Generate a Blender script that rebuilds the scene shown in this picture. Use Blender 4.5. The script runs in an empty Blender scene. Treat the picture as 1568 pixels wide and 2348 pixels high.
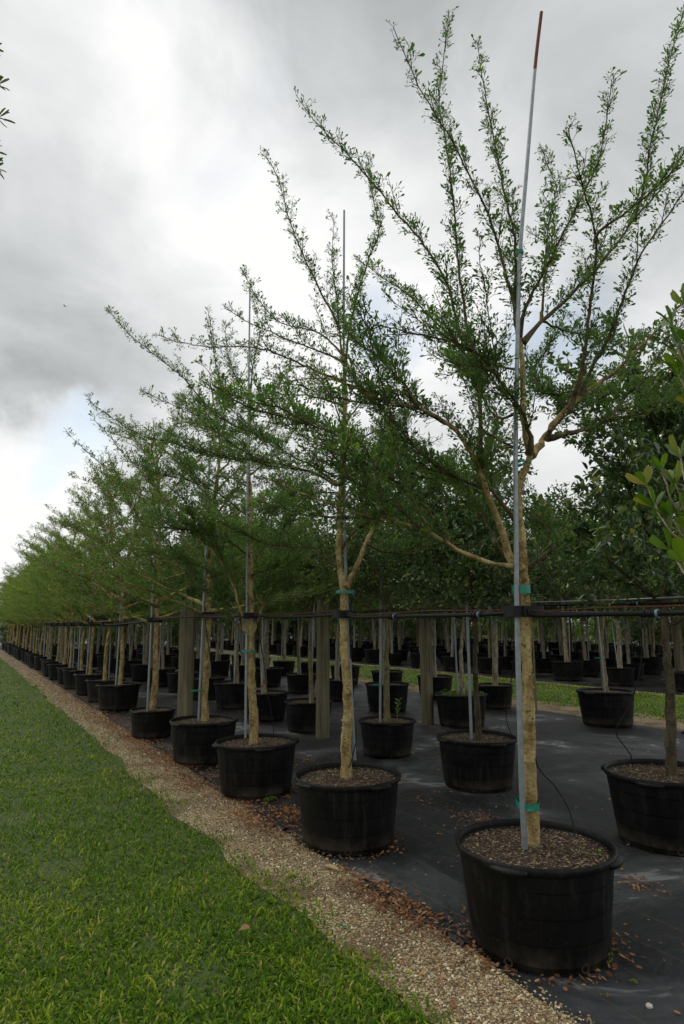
import bpy, math, random
import numpy as np
from mathutils import Vector, Matrix
rng = np.random.default_rng(11)
random.seed(5)
S = bpy.context.scene
COL = S.collection
rad = math.radians

# ------------------------------------------------------------------ camera
F, HC, YH, CX, CY = 1440.0, 1.63, 1433.0, 784.0, 1173.5     # focal length and horizon in units of a 1568 x 2347 picture
PITCH = math.atan((YH - CY) / F)
cp, sp = math.cos(PITCH), math.sin(PITCH)
cam = bpy.data.cameras.new('camera')
cam.sensor_fit = 'VERTICAL'; cam.sensor_height = 36; cam.sensor_width = 24
cam.lens = F / 2347 * 36
cam.clip_start = 0.05; cam.clip_end = 3000
camo = bpy.data.objects.new('camera', cam); COL.objects.link(camo)
camo.location = (0, 0, HC); camo.rotation_euler = (math.pi / 2 + PITCH, 0, 0)
S.camera = camo

def ray(px, py):
    x = (px - CX) / F; u = (CY - py) / F
    return np.array([x, cp - u * sp, sp + u * cp])
def at(px, py, Y):                       # point seen at a pixel, Y metres in front
    r = ray(px, py); t = Y / r[1]
    return np.array([r[0] * t, Y, HC + r[2] * t])
def atz(px, py, z=0.0):                  # point seen at a pixel, on the level z
    r = ray(px, py); t = (z - HC) / r[2]
    return np.array([r[0] * t, r[1] * t, z])
ROW = rad(30.7)
DV = np.array([-math.sin(ROW), math.cos(ROW), 0.0])          # along the rows, away from the camera
NV = np.array([math.cos(ROW), math.sin(ROW), 0.0])           # across the rows, away from the lawn
def ns(n, s, z=0.0):
    return NV * n + DV * s + np.array([0, 0, z])

# ------------------------------------------------------------------ sky, sun, exposure
S.view_settings.view_transform = 'Standard'; S.view_settings.look = 'None'
S.view_settings.gamma = 1.0; S.view_settings.exposure = 0.0
SUN_EL, SUN_AZ = rad(58), rad(-55)       # azimuth measured from +Y to the right
sun = bpy.data.lights.new('sun', 'SUN'); sun.energy = 1.1; sun.angle = rad(25); sun.color = (1, .96, .9)
suno = bpy.data.objects.new('sun', sun); COL.objects.link(suno)
sd = Vector((math.sin(SUN_AZ) * math.cos(SUN_EL), math.cos(SUN_AZ) * math.cos(SUN_EL), math.sin(SUN_EL)))
suno.rotation_euler = (-sd).to_track_quat('-Z', 'Y').to_euler()

class NT:                                # small helper to write node trees
    def __init__(s, tree): s.t = tree; s.n = tree.nodes; s.l = tree.links; s.n.clear()
    def new(s, typ, **kw):
        n = s.n.new(typ)
        for k, v in kw.items():
            if k.startswith('i_'):
                key = k[2:]; key = int(key) if key.isdigit() else key.replace('_', ' ')
                if hasattr(v, 'is_output') or hasattr(v, 'links'): s.l.new(v, n.inputs[key])
                else: n.inputs[key].default_value = v
            else: setattr(n, k, v)
        return n
    def math(s, op, a, b=0.0, c=0.0, clamp=False):
        n = s.n.new('ShaderNodeMath'); n.operation = op; n.use_clamp = clamp
        for i, v in enumerate((a, b, c)):
            if hasattr(v, 'links'): s.l.new(v, n.inputs[i])
            else: n.inputs[i].default_value = v
        return n.outputs[0]
    def vmath(s, op, a, b=(0, 0, 0), scale=None):
        n = s.n.new('ShaderNodeVectorMath'); n.operation = op
        for i, v in enumerate((a, b)):
            if hasattr(v, 'links'): s.l.new(v, n.inputs[i])
            else: n.inputs[i].default_value = v
        if scale is not None: n.inputs['Scale'].default_value = scale
        return n
    def ramp(s, fac, stops, interp='LINEAR'):
        n = s.n.new('ShaderNodeValToRGB'); cr = n.color_ramp; cr.interpolation = interp
        while len(cr.elements) < len(stops): cr.elements.new(.5)
        for e, (p, c) in zip(cr.elements, stops):
            e.position = p; e.color = (*c, 1) if len(c) == 3 else c
        s.l.new(fac, n.inputs[0]); return n.outputs[0]
    def mix(s, fac, a, b, blend='MIX'):
        n = s.n.new('ShaderNodeMix'); n.data_type = 'RGBA'; n.blend_type = blend
        for i, v in ((0, fac), (6, a), (7, b)):
            if hasattr(v, 'links'): s.l.new(v, n.inputs[i])
            else: n.inputs[i].default_value = v if i == 0 or len(v) == 4 else (*v, 1)
        return n.outputs[2]
    def smooth(s, x, a, b, lo=0.0, hi=1.0):
        n = s.n.new('ShaderNodeMapRange'); n.interpolation_type = 'SMOOTHSTEP'
        s.l.new(x, n.inputs[0])
        for i, v in zip((1, 2, 3, 4), (a, b, lo, hi)): n.inputs[i].default_value = v
        return n.outputs[0]
    def noise(s, vec, scale, detail=4, rough=.55, dist=0.0):
        n = s.new('ShaderNodeTexNoise', i_Scale=scale, i_Detail=detail, i_Roughness=rough, i_Distortion=dist)
        if vec is not None: s.l.new(vec, n.inputs['Vector'])
        return n

world = bpy.data.worlds.new('World'); S.world = world; world.use_nodes = True
w = NT(world.node_tree)
tc = w.new('ShaderNodeTexCoord')
dirv = tc.outputs['Generated']
sky = w.new('ShaderNodeTexSky', sky_type='NISHITA', sun_disc=False, sun_elevation=SUN_EL, sun_rotation=SUN_AZ)
# overcast layer: noise on a cloud sheet, gently distorted, plus the big masses seen between the trees and the lawn
sepd = w.new('ShaderNodeSeparateXYZ', i_0=dirv)
den = w.math('ADD', w.math('MAXIMUM', sepd.outputs[2], 0.0), 0.28)
sheet = w.vmath('DIVIDE', dirv, w.new('ShaderNodeCombineXYZ', i_0=den, i_1=den, i_2=den).outputs[0]).outputs[0]
big = w.noise(sheet, 1.15, 7, .52, .35)
fine = w.noise(sheet, 3.6, 8, .56, .5)
warp = w.noise(dirv, 3.2, 6, .6, .3)
wd = w.vmath('SUBTRACT', warp.outputs['Color'], (.5, .5, .5)).outputs[0]
wdir = w.vmath('ADD', dirv, w.vmath('SCALE', wd, scale=.30).outputs[0]).outputs[0]
wdir = w.vmath('NORMALIZE', wdir).outputs[0]
def blob(px, py, r_in, r_out):
    r = ray(px, py); r = r / np.linalg.norm(r)
    d = w.vmath('DOT_PRODUCT', wdir, tuple(r)).outputs[1]
    return w.smooth(d, math.cos(rad(r_out)), math.cos(rad(r_in)))
base = w.math('MULTIPLY_ADD', w.math('SUBTRACT', big.outputs[0], .5), .26, .80)
base = w.math('MULTIPLY_ADD', w.math('SUBTRACT', fine.outputs[0], .5), .46, base)
for (px, py, ri, ro, amp) in ((1200, 40, 4, 27, -.20), (800, 130, 2, 12, -.12), (70, 800, 1, 11, -.13), (230, 850, 1, 8, -.11), (60, 500, 1, 12, -.06),
                              (470, 330, 1, 10, .13), (850, 600, 4, 17, .22), (90, 1080, 2, 8, .30), (40, 1230, 2, 9, .25), (200, 140, 1, 8, .12), (30, 20, 1, 7, -.06)):
    base = w.math('MULTIPLY_ADD', blob(px, py, ri, ro), amp, base)
lum = w.math('MAXIMUM', w.math('MINIMUM', base, 1.0), .43)
tint = w.ramp(lum, [(0, (.80, .85, .86)), (.45, (.90, .945, .95)), (.75, (.97, .99, 1)), (1, (1, 1, .995))])
cl = w.new('ShaderNodeCombineColor', i_0=w.math('MULTIPLY', lum, 10.0), i_1=w.math('MULTIPLY', lum, 10.0), i_2=w.math('MULTIPLY', lum, 10.0))
cloud = w.mix(1.0, cl.outputs[0], tint, 'MULTIPLY')
gapn = w.noise(sheet, 1.9, 5, .6, .4)
gap = w.math('MULTIPLY', w.smooth(gapn.outputs[0], .62, .74), .35)
for (px, py, ri, ro) in ((170, 1010, .3, 4.2), (1260, 760, .5, 6.5), (95, 1090, .2, 2.4), (930, 760, .4, 4.5)):
    gap = w.math('MAXIMUM', gap, blob(px, py, ri, ro))
gap = w.math('MULTIPLY', gap, .50)
skyp = w.mix(1.0, sky.outputs[0], (2.0, 1.85, 1.55), 'MULTIPLY')
col = w.mix(gap, cloud, skyp)
bgn = w.new('ShaderNodeBackground', i_Strength=.1); w.l.new(col, bgn.inputs[0])
wo = w.new('ShaderNodeOutputWorld'); w.l.new(bgn.outputs[0], wo.inputs[0])
world.cycles.sampling_method = 'MANUAL'; world.cycles.sample_map_resolution = 512

# ------------------------------------------------------------------ materials
def material(name):
    m = bpy.data.materials.new(name); m.use_nodes = True
    t = NT(m.node_tree)
    out = t.new('ShaderNodeOutputMaterial')
    p = t.new('ShaderNodeBsdfPrincipled'); t.l.new(p.outputs[0], out.inputs[0])
    return m, t, p, out
def bump(t, p, h, strength=.4, dist=.01):
    b = t.new('ShaderNodeBump', i_Strength=strength, i_Distance=dist); t.l.new(h, b.inputs['Height']); t.l.new(b.outputs[0], p.inputs['Normal'])
def rnd(t):                              # one random number per leaf, stone, chip...
    g = t.new('ShaderNodeNewGeometry'); o = t.new('ShaderNodeObjectInfo')
    return t.math('FRACT', t.math('ADD', g.outputs['Random Per Island'], o.outputs['Random']))
def leaf_mat(name, stops, transl=.35, rough=.42, spec=.5):
    m, t, p, out = material(name)
    c = t.ramp(rnd(t), stops)
    g = t.new('ShaderNodeNewGeometry')
    tn = t.noise(g.outputs['Position'], 1.7, 3, .6); c = t.mix(1.0, c, t.ramp(tn.outputs[0], [(.3, (.62, .70, .85)), (.5, (1, 1, 1)), (.7, (1.5, 1.3, 1.0))]), 'MULTIPLY')
    back = t.mix(.35, c, (.16, .19, .12))
    c2 = t.mix(g.outputs['Backfacing'], c, back)
    t.l.new(c2, p.inputs['Base Color'])
    p.inputs['Roughness'].default_value = rough; p.inputs['Specular IOR Level'].default_value = spec
    tr = t.new('ShaderNodeBsdfTranslucent'); t.l.new(t.mix(1, c, (1.6, 1.75, .7), 'MULTIPLY'), tr.inputs[0])
    mx = t.new('ShaderNodeMixShader', i_0=transl); t.l.new(p.outputs[0], mx.inputs[1]); t.l.new(tr.outputs[0], mx.inputs[2])
    t.l.new(mx.outputs[0], out.inputs[0])
    return m
def bark_mat(name, c0, c1, c2, scale=1.0, bs=.6):
    m, t, p, out = material(name)
    o = t.new('ShaderNodeTexCoord').outputs['Object']
    mp = t.new('ShaderNodeMapping', i_Scale=(14 * scale, 14 * scale, 5 * scale)); t.l.new(o, mp.inputs[0])
    n1 = t.noise(mp.outputs[0], 1.0, 6, .6, .6)
    mp2 = t.new('ShaderNodeMapping', i_Scale=(30 * scale, 30 * scale, 60 * scale)); t.l.new(o, mp2.inputs[0])
    n2 = t.noise(mp2.outputs[0], 1.0, 5, .65)
    v = t.new('ShaderNodeTexVoronoi', i_Scale=26 * scale); t.l.new(o, v.inputs['Vector'])
    spots = t.smooth(v.outputs['Distance'], .10, .26)
    f = t.math('ADD', t.math('MULTIPLY', n1.outputs[0], .65), t.math('MULTIPLY', n2.outputs[0], .35))
    c = t.ramp(f, [(.38, c0), (.49, c1), (.61, c2)])
    n6 = t.noise(o, 9 * scale, 5, .65, .5); c = t.mix(t.math('MULTIPLY', t.smooth(n6.outputs[0], .54, .66), .5), c, tuple(.45 * (a_ + b_) for a_, b_ in zip((.10, .12, .07), c1)))
    n5 = t.noise(o, 5.5 * scale, 4, .6); c = t.mix(t.math('MULTIPLY', t.smooth(n5.outputs[0], .50, .64), .6), c, tuple(x * .6 for x in c0))
    c = t.mix(t.math('MULTIPLY', t.math('SUBTRACT', 1.0, spots), .6), c, tuple(x * .35 for x in c0))
    t.l.new(c, p.inputs['Base Color']); p.inputs['Roughness'].default_value = .88
    p.inputs['Specular IOR Level'].default_value = .15
    h = t.math('ADD', f, t.math('MULTIPLY', spots, .25))
    bump(t, p, h, min(1, bs * 1.5), .016)
    return m
def plain(name, c, rough=.5, metal=0.0, spec=.5, var=.25, sc=20, bs=.1):
    m, t, p, out = material(name)
    o = t.new('ShaderNodeTexCoord').outputs['Object']
    n = t.noise(o, sc, 5, .6)
    f = t.ramp(n.outputs[0], [(.25, tuple(x * (1 - var) for x in c)), (.75, tuple(min(1, x * (1 + var)) for x in c))])
    t.l.new(f, p.inputs['Base Color']); p.inputs['Roughness'].default_value = rough
    p.inputs['Metallic'].default_value = metal; p.inputs['Specular IOR Level'].default_value = spec
    bump(t, p, n.outputs[0], bs, .004)
    return m

M = {}
M['leaf_small'] = leaf_mat('small_leaf', [(0, (.036, .092, .020)), (.5, (.062, .138, .026)), (.85, (.10, .185, .032)), (1, (.18, .25, .04))], .42)
M['leaf_bright'] = leaf_mat('bright_leaf', [(0, (.06, .135, .022)), (.5, (.11, .21, .028)), (1, (.22, .30, .04))], .46)
M['leaf_broad'] = leaf_mat('broad_leaf', [(0, (.026, .064, .020)), (.45, (.044, .10, .026)), (.82, (.08, .15, .034)), (.93, (.15, .20, .04)), (.98, (.36, .38, .12))], .22, .33, .6)
M['leaf_olive'] = leaf_mat('olive_leaf', [(0, (.036, .078, .02)), (.6, (.062, .12, .026)), (.93, (.13, .18, .035)), (1, (.28, .18, .04))], .28, .4)
M['leaf_big'] = leaf_mat('big_leaf', [(0, (.055, .125, .012)), (.55, (.10, .185, .016)), (.9, (.20, .26, .022)), (1, (.28, .21, .04))], .36, .45, .25)
M['leaf_narrow'] = leaf_mat('narrow_leaf', [(0, (.035, .075, .02)), (1, (.07, .12, .03))], .3)
M['leaf_dry'] = leaf_mat('dry_leaf', [(0, (.10, .045, .022)), (.4, (.21, .095, .045)), (.75, (.30, .15, .07)), (1, (.36, .23, .12))], .15, .7, .2)
M['grass'] = None
M['bark_tan'] = bark_mat('tan_bark', (.13, .088, .034), (.33, .245, .105), (.54, .43, .22))
M['bark_twig_silhouette'] = bark_mat('twig_bark_silhouette', (.045, .036, .020), (.10, .078, .042), (.19, .15, .08))  # darker than the trunk bark: backlit silhouette of thin branches painted into the colour
M['bark_olive'] = bark_mat('olive_bark', (.10, .085, .04), (.20, .165, .08), (.30, .25, .13))
M['bark_grey'] = bark_mat('grey_bark', (.14, .115, .075), (.29, .24, .16), (.46, .40, .29))
M['bark_dark'] = bark_mat('dark_bark', (.04, .032, .02), (.08, .065, .04), (.14, .115, .07))
M['wood'] = None
M['steel'] = plain('galvanised_steel', (.27, .30, .31), .5, .6, .4, .25, 25, .02)
M['rust'] = plain('rusty_paint', (.15, .040, .022), .7, 0, .3, .35, 30, .03)
M['tape'] = plain('green_tape', (.008, .20, .135), .35, 0, .5, .3, 30)
M['black_plastic'] = plain('black_plastic', (.009, .009, .010), .5, 0, .25, .4, 30)
M['rubber'] = plain('black_pipe_plastic', (.009, .009, .010), .5, 0, .2, .3, 30)
M['clip'] = plain('clip_glint', (.16, .24, .29), .35, .3, .4, .2, 30)  # bluish-white glint of the clamps painted in as a pale blue
M['wire'] = plain('rusty_wire', (.10, .035, .02), .7, .2, .3, .4, 60)
M['stone'] = None

m, t, p, out = material('grass_blade')
g = rnd(t)
o = t.new('ShaderNodeTexCoord').outputs['Object']
pn = t.noise(o, .9, 4, .6, .3); pn2 = t.noise(o, 4.0, 3, .6)
patch = t.math('ADD', t.math('MULTIPLY', pn.outputs[0], .65), t.math('MULTIPLY', pn2.outputs[0], .35))
ca = t.ramp(g, [(0, (.034, .088, .006)), (.35, (.074, .162, .009)), (.7, (.125, .228, .012)), (.92, (.21, .30, .02)), (1, (.38, .32, .10))])
cb = t.ramp(g, [(0, (.07, .15, .008)), (.4, (.155, .26, .012)), (.75, (.29, .36, .022)), (.93, (.43, .44, .05)), (1, (.50, .40, .13))])
c = t.mix(t.smooth(patch, .48, .64), ca, cb)
t.l.new(c, p.inputs['Base Color']); p.inputs['Roughness'].default_value = .6; p.inputs['Specular IOR Level'].default_value = .12
tr = t.new('ShaderNodeBsdfTranslucent'); t.l.new(t.mix(1, c, (1.4, 1.5, .8), 'MULTIPLY'), tr.inputs[0])
mx = t.new('ShaderNodeMixShader', i_0=.3); t.l.new(p.outputs[0], mx.inputs[1]); t.l.new(tr.outputs[0], mx.inputs[2]); t.l.new(mx.outputs[0], out.inputs[0])
M['grass'] = m

m, t, p, out = material('lawn_soil')
o = t.new('ShaderNodeTexCoord').outputs['Object']
n1 = t.noise(o, 1.0, 6, .6); n2 = t.noise(o, 38, 4, .7)
c = t.ramp(n2.outputs[0], [(.3, (.03, .044, .010)), (.5, (.06, .09, .018)), (.72, (.11, .14, .03))])
c = t.mix(t.smooth(n1.outputs[0], .56, .72), c, (.10, .12, .03))
t.l.new(c, p.inputs['Base Color']); p.inputs['Roughness'].default_value = .95
bump(t, p, n2.outputs[0], .8, .03); M['lawn'] = m

m, t, p, out = material('limestone_gravel')
o = t.new('ShaderNodeTexCoord').outputs['Object']
v = t.new('ShaderNodeTexVoronoi', i_Scale=85.0); t.l.new(o, v.inputs['Vector'])
n1 = t.noise(o, 2.2, 5, .6); n2 = t.noise(o, 60, 4, .6)
cc = t.new('ShaderNodeSeparateColor', i_0=v.outputs['Color'])
c = t.ramp(cc.outputs[0], [(0, (.16, .115, .055)), (.45, (.36, .275, .14)), (.8, (.54, .43, .235)), (1, (.70, .60, .40))])
c = t.mix(t.smooth(v.outputs['Distance'], .35, .75), c, (.085, .06, .038))
c = t.mix(t.math('MULTIPLY', t.smooth(n1.outputs[0], .44, .64), .85), c, t.mix(n2.outputs[0], (.05, .03, .018), (.19, .12, .065)))
t.l.new(c, p.inputs['Base Color']); p.inputs['Roughness'].default_value = .95
bump(t, p, t.math('SUBTRACT', 1.0, v.outputs['Distance']), .8, .008); M['gravel'] = m

m, t, p, out = material('stone_chip')
c = t.ramp(rnd(t), [(0, (.15, .105, .055)), (.3, (.36, .275, .145)), (.7, (.54, .435, .25)), (.9, (.70, .60, .40)), (1, (.82, .76, .62))])
t.l.new(c, p.inputs['Base Color']); p.inputs['Roughness'].default_value = .9; M['stone'] = m

m, t, p, out = material('mulch_chip')
c = t.ramp(rnd(t), [(0, (.035, .020, .011)), (.4, (.095, .055, .031)), (.7, (.18, .115, .066)), (.92, (.31, .24, .15)), (1, (.40, .38, .16))])
t.l.new(c, p.inputs['Base Color']); p.inputs['Roughness'].default_value = .85; M['chip'] = m

m, t, p, out = material('potting_soil')
o = t.new('ShaderNodeTexCoord').outputs['Object']
n = t.noise(o, 55, 6, .7)
c = t.ramp(n.outputs[0], [(.3, (.018, .011, .007)), (.55, (.06, .038, .022)), (.75, (.16, .11, .065))])
t.l.new(c, p.inputs['Base Color']); p.inputs['Roughness'].default_value = .95; bump(t, p, n.outputs[0], 1, .02); M['soil'] = m

m, t, p, out = material('weed_fabric')
o = t.new('ShaderNodeTexCoord').outputs['Object']
rot = t.new('ShaderNodeMapping', i_Rotation=(0, 0, -ROW)); t.l.new(o, rot.inputs[0])
sx = t.new('ShaderNodeSeparateXYZ', i_0=rot.outputs[0])
line = t.math('ABSOLUTE', t.math('SUBTRACT', t.math('FRACT', t.math('MULTIPLY', sx.outputs[0], 3.3)), .5))
line = t.math('SUBTRACT', 1.0, t.smooth(line, .004, .012))
wv = t.math('MULTIPLY', t.math('SINE', t.math('MULTIPLY', sx.outputs[0], 1400)), t.math('SINE', t.math('MULTIPLY', sx.outputs[1], 1400)))
n1 = t.noise(rot.outputs[0], .8, 7, .62, .7); n2 = t.noise(rot.outputs[0], 9, 6, .65); n3 = t.noise(rot.outputs[0], 120, 3, .7)
dust = t.math('MULTIPLY', t.smooth(n1.outputs[0], .45, .64), t.math('ADD', .35, n2.outputs[0]))
c = t.mix(t.math('MULTIPLY', dust, .85), (.0065, .0075, .010), (.075, .080, .083))
edge = t.math('MULTIPLY', t.smooth(n1.outputs[0], .600, .625), t.math('SUBTRACT', 1.0, t.smooth(n1.outputs[0], .635, .66)))
c = t.mix(t.math('MULTIPLY', edge, .55), c, (.26, .27, .27))
c = t.mix(t.math('MULTIPLY', line, .75), c, (.11, .085, .04))
c = t.mix(t.smooth(n3.outputs[0], .72, .78), c, (.16, .12, .08))
t.l.new(c, p.inputs['Base Color']); p.inputs['Specular IOR Level'].default_value = .42
t.l.new(t.math('MULTIPLY_ADD', dust, .3, .46), p.inputs['Roughness'])
bump(t, p, t.math('ADD', t.math('MULTIPLY', wv, .03), t.math('ADD', t.math('MULTIPLY', n2.outputs[0], .6), t.math('MULTIPLY', t.noise(rot.outputs[0], 2.6, 4, .55, .8).outputs[0], 2.4))), .6, .03); M['fabric'] = m

m, t, p, out = material('pot_plastic')
o0 = t.new('ShaderNodeTexCoord').outputs['Object']
ori = t.new('ShaderNodeObjectInfo').outputs['Location']
o = t.vmath('ADD', o0, t.vmath('SCALE', ori, scale=3.7).outputs[0]).outputs[0]
n1 = t.noise(o, 3.0, 6, .65); n2 = t.noise(o, 90, 3, .6)
mps = t.new('ShaderNodeMapping', i_Scale=(22, 22, 2)); t.l.new(o, mps.inputs[0]); n4 = t.noise(mps.outputs[0], 1, 5, .65)
sz = t.new('ShaderNodeSeparateXYZ', i_0=o0)
low = t.math('SUBTRACT', 1.0, t.smooth(sz.outputs[2], .02, .17))
c = t.mix(t.smooth(n1.outputs[0], .42, .72), (.0042, .0045, .0050), (.0095, .0095, .0092))
c = t.mix(t.math('MULTIPLY', t.smooth(n4.outputs[0], .48, .72), .6), c, (.030, .028, .024))
c = t.mix(t.math('MULTIPLY', t.math('MULTIPLY', low, t.smooth(n1.outputs[0], .38, .66)), .6), c, (.085, .068, .048))
c = t.mix(t.smooth(n2.outputs[0], .705, .74), c, (.12, .115, .10))
t.l.new(c, p.inputs['Base Color']); p.inputs['Specular IOR Level'].default_value = .15
t.l.new(t.math('MULTIPLY_ADD', n1.outputs[0], .25, .34), p.inputs['Roughness'])
bump(t, p, n1.outputs[0], .15, .01); M['pot'] = m

m, t, p, out = material('weathered_wood')
o = t.new('ShaderNodeTexCoord').outputs['Object']
mp = t.new('ShaderNodeMapping', i_Scale=(26, 26, 1.3)); t.l.new(o, mp.inputs[0])
n1 = t.noise(mp.outputs[0], 1, 7, .65, .4); n2 = t.noise(o, 2.0, 4, .6)
c = t.ramp(n1.outputs[0], [(.28, (.04, .033, .019)), (.47, (.125, .105, .060)), (.72, (.23, .20, .125))])
c = t.mix(t.math('MULTIPLY', t.smooth(n2.outputs[0], .45, .7), .5), c, (.085, .095, .05))
t.l.new(c, p.inputs['Base Color']); p.inputs['Roughness'].default_value = .9; bump(t, p, n1.outputs[0], .9, .015); M['wood'] = m

# ------------------------------------------------------------------ mesh helpers
class MB:
    """collects batches of vertices and faces, then links them as one mesh object"""
    def __init__(s): s.v = []; s.f = []; s.n = 0
    def add(s, v, f):
        v = np.asarray(v, float).reshape(-1, 3); f = np.asarray(f, np.int64)
        s.v.append(v); s.f.append(f + s.n); s.n += len(v)
    def mesh(s, name, mat, smooth=True, origin=None):
        me = bpy.data.meshes.new(name)
        v = np.concatenate(s.v)
        if origin is not None: v = v - np.asarray(origin)
        tot = np.concatenate([np.full(len(f), f.shape[1]) for f in s.f]); lo = np.concatenate([f.ravel() for f in s.f])
        me.vertices.add(len(v)); me.vertices.foreach_set('co', v.astype(np.float32).ravel())
        me.loops.add(len(lo)); me.loops.foreach_set('vertex_index', lo.astype(np.int32))
        me.polygons.add(len(tot)); me.polygons.foreach_set('loop_start', np.concatenate([[0], np.cumsum(tot)[:-1]]).astype(np.int32))
        me.polygons.foreach_set('loop_total', tot.astype(np.int32))
        me.polygons.foreach_set('use_smooth', np.full(len(tot), smooth))
        me.update(calc_edges=True); me.validate()
        me.materials.append(mat)
        return me
    def build(s, name, mat, parent=None, smooth=True, origin=None):
        return link(name, s.mesh(name, mat, smooth, origin), parent)
def link(name, data, parent=None):
    o = bpy.data.objects.new(name, data); COL.objects.link(o)
    if parent is not None: o.parent = parent
    return o
def tag(o, label=None, cat=None, group=None, kind=None):
    for k, v in (('label', label), ('category', cat), ('group', group), ('kind', kind)):
        if v: o[k] = v
    return o
def empty(name, loc, label=None, cat=None, group=None, rz=0, sc=1):
    o = link(name, None); o.location = loc; o.rotation_euler = (0, 0, rz); o.scale = (sc, sc, sc) if not hasattr(sc, '__len__') else sc
    o.empty_display_size = .1
    return tag(o, label, cat, group)
def copy_thing(root, loc, rz=0, sc=1, label=None, group=None, name=None, swap=None):
    r = root.copy(); COL.objects.link(r)
    if name: r.name = name
    r.location = loc; r.rotation_euler = (random.uniform(-.02, .02), random.uniform(-.02, .02), rz); r.scale = (sc, sc, sc) if not hasattr(sc, '__len__') else sc
    if label: r['label'] = label
    if group: r['group'] = group
    for ch in root.children:
        c = ch.copy(); COL.objects.link(c); c.parent = r
        for g in ch.children:
            d = g.copy(); COL.objects.link(d); d.parent = c
    return r
def unit(v): return v / np.maximum(np.linalg.norm(v, axis=-1, keepdims=True), 1e-9)
def tube(mb, pts, r, sides=8, cap=True, wob=0.0):
    pts = np.asarray(pts, float); k = len(pts); r = np.broadcast_to(np.asarray(r, float), (k,))
    T = unit(np.gradient(pts, axis=0))
    up = np.array([0, 0, 1.0]) if abs(T[0, 2]) < .8 else np.array([1.0, 0, 0])
    a = unit(np.cross(T[0], up)); A = [a]
    for i in range(1, k):
        a = a - T[i] * (a @ T[i]); a = a / max(np.linalg.norm(a), 1e-9); A.append(a)
    A = np.array(A); B = np.cross(T, A)
    th = np.arange(sides) * 2 * math.pi / sides
    rr = r[:, None] * (1 + (rng.normal(size=(k, sides)) * wob if wob else 0))
    V = pts[:, None] + A[:, None] * (np.cos(th)[None, :, None] * rr[..., None]) + B[:, None] * (np.sin(th)[None, :, None] * rr[..., None])
    i, j = np.meshgrid(np.arange(k - 1), np.arange(sides), indexing='ij'); j2 = (j + 1) % sides
    f = np.stack([i * sides + j, i * sides + j2, (i + 1) * sides + j2, (i + 1) * sides + j], -1).reshape(-1, 4)
    mb.add(V.reshape(-1, 3), f)
    if cap:
        for q in (0, k - 1):
            ring = V[q]; mb.add(np.vstack([ring, pts[q][None]]), [[b, (b + 1) % sides, sides] for b in range(sides)])
def resample(pts, step=.05, jit=0.0):
    pts = np.asarray(pts, float)
    P = np.vstack([2 * pts[0] - pts[1], pts, 2 * pts[-1] - pts[-2]]); out = []
    for i in range(1, len(P) - 2):
        m = max(2, int(np.linalg.norm(P[i + 1] - P[i]) / step)); u = np.linspace(0, 1, m, endpoint=False)[:, None]
        a, b, c, d = P[i - 1], P[i], P[i + 1], P[i + 2]
        out.append(.5 * (2 * b + (c - a) * u + (2 * a - 5 * b + 4 * c - d) * u ** 2 + (3 * b - a - 3 * c + d) * u ** 3))
    q = np.vstack(out + [pts[-1:]])
    if jit: q[1:-1] += rng.normal(size=(len(q) - 2, 3)) * jit
    return q
def lathe(mb, prof, sides=48, rfun=None):
    prof = np.asarray(prof, float); k = len(prof); th = np.arange(sides) * 2 * math.pi / sides
    V = np.stack([prof[:, None, 0] * np.cos(th), prof[:, None, 0] * np.sin(th), np.broadcast_to(prof[:, None, 1], (k, sides))], -1)
    i, j = np.meshgrid(np.arange(k - 1), np.arange(sides), indexing='ij'); j2 = (j + 1) % sides
    mb.add(V.reshape(-1, 3), np.stack([i * sides + j, i * sides + j2, (i + 1) * sides + j2, (i + 1) * sides + j], -1).reshape(-1, 4))
def box(mb, c, ax, ay, az, taper=1.0):
    c = np.asarray(c, float); ax, ay, az = (np.asarray(v, float) for v in (ax, ay, az))
    v = [c + sx * ax * (1 if sz < 0 else taper) + sy * ay * (1 if sz < 0 else taper) + sz * az for sz in (-1, 1) for sy in (-1, 1) for sx in (-1, 1)]
    mb.add(v, [[0, 2, 3, 1], [4, 5, 7, 6], [0, 1, 5, 4], [2, 6, 7, 3], [0, 4, 6, 2], [1, 3, 7, 5]])

SPAT = (np.array([[0, 0, 0], [.42, .13, .02], [.78, .5, .06], [1, 0, 0], [.78, -.5, .06], [.42, -.13, .02]]), np.array([[0, 1, 2, 3], [0, 3, 4, 5]]))
ELL = (np.array([[0, 0, 0], [.28, .40, .07], [.66, .42, .07], [1, 0, -.08], [.66, -.42, .07], [.28, -.40, .07]]), np.array([[0, 1, 2, 3], [0, 3, 4, 5]]))
BIGL = (np.array([[0, 0, 0], [.12, .12, .01], [.35, .42, .05], [.60, .50, .05], [.82, .30, .01], [1, 0, -.06], [.82, -.30, .01], [.60, -.50, .05], [.35, -.42, .05], [.12, -.12, .01], [.35, 0, 0], [.6, 0, 0], [.82, 0, -.03]]),
        np.array([[0, 1, 2, 10], [0, 10, 8, 9], [10, 2, 3, 11], [10, 11, 7, 8], [11, 3, 4, 12], [11, 12, 6, 7]]))
def leaf_frames(D):
    D = unit(D); R = unit(rng.normal(size=D.shape) * .6 + np.array([0, 0, 1.0]))
    Sd = unit(np.cross(D, R)); N = np.cross(Sd, D)
    return D, Sd, N
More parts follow.
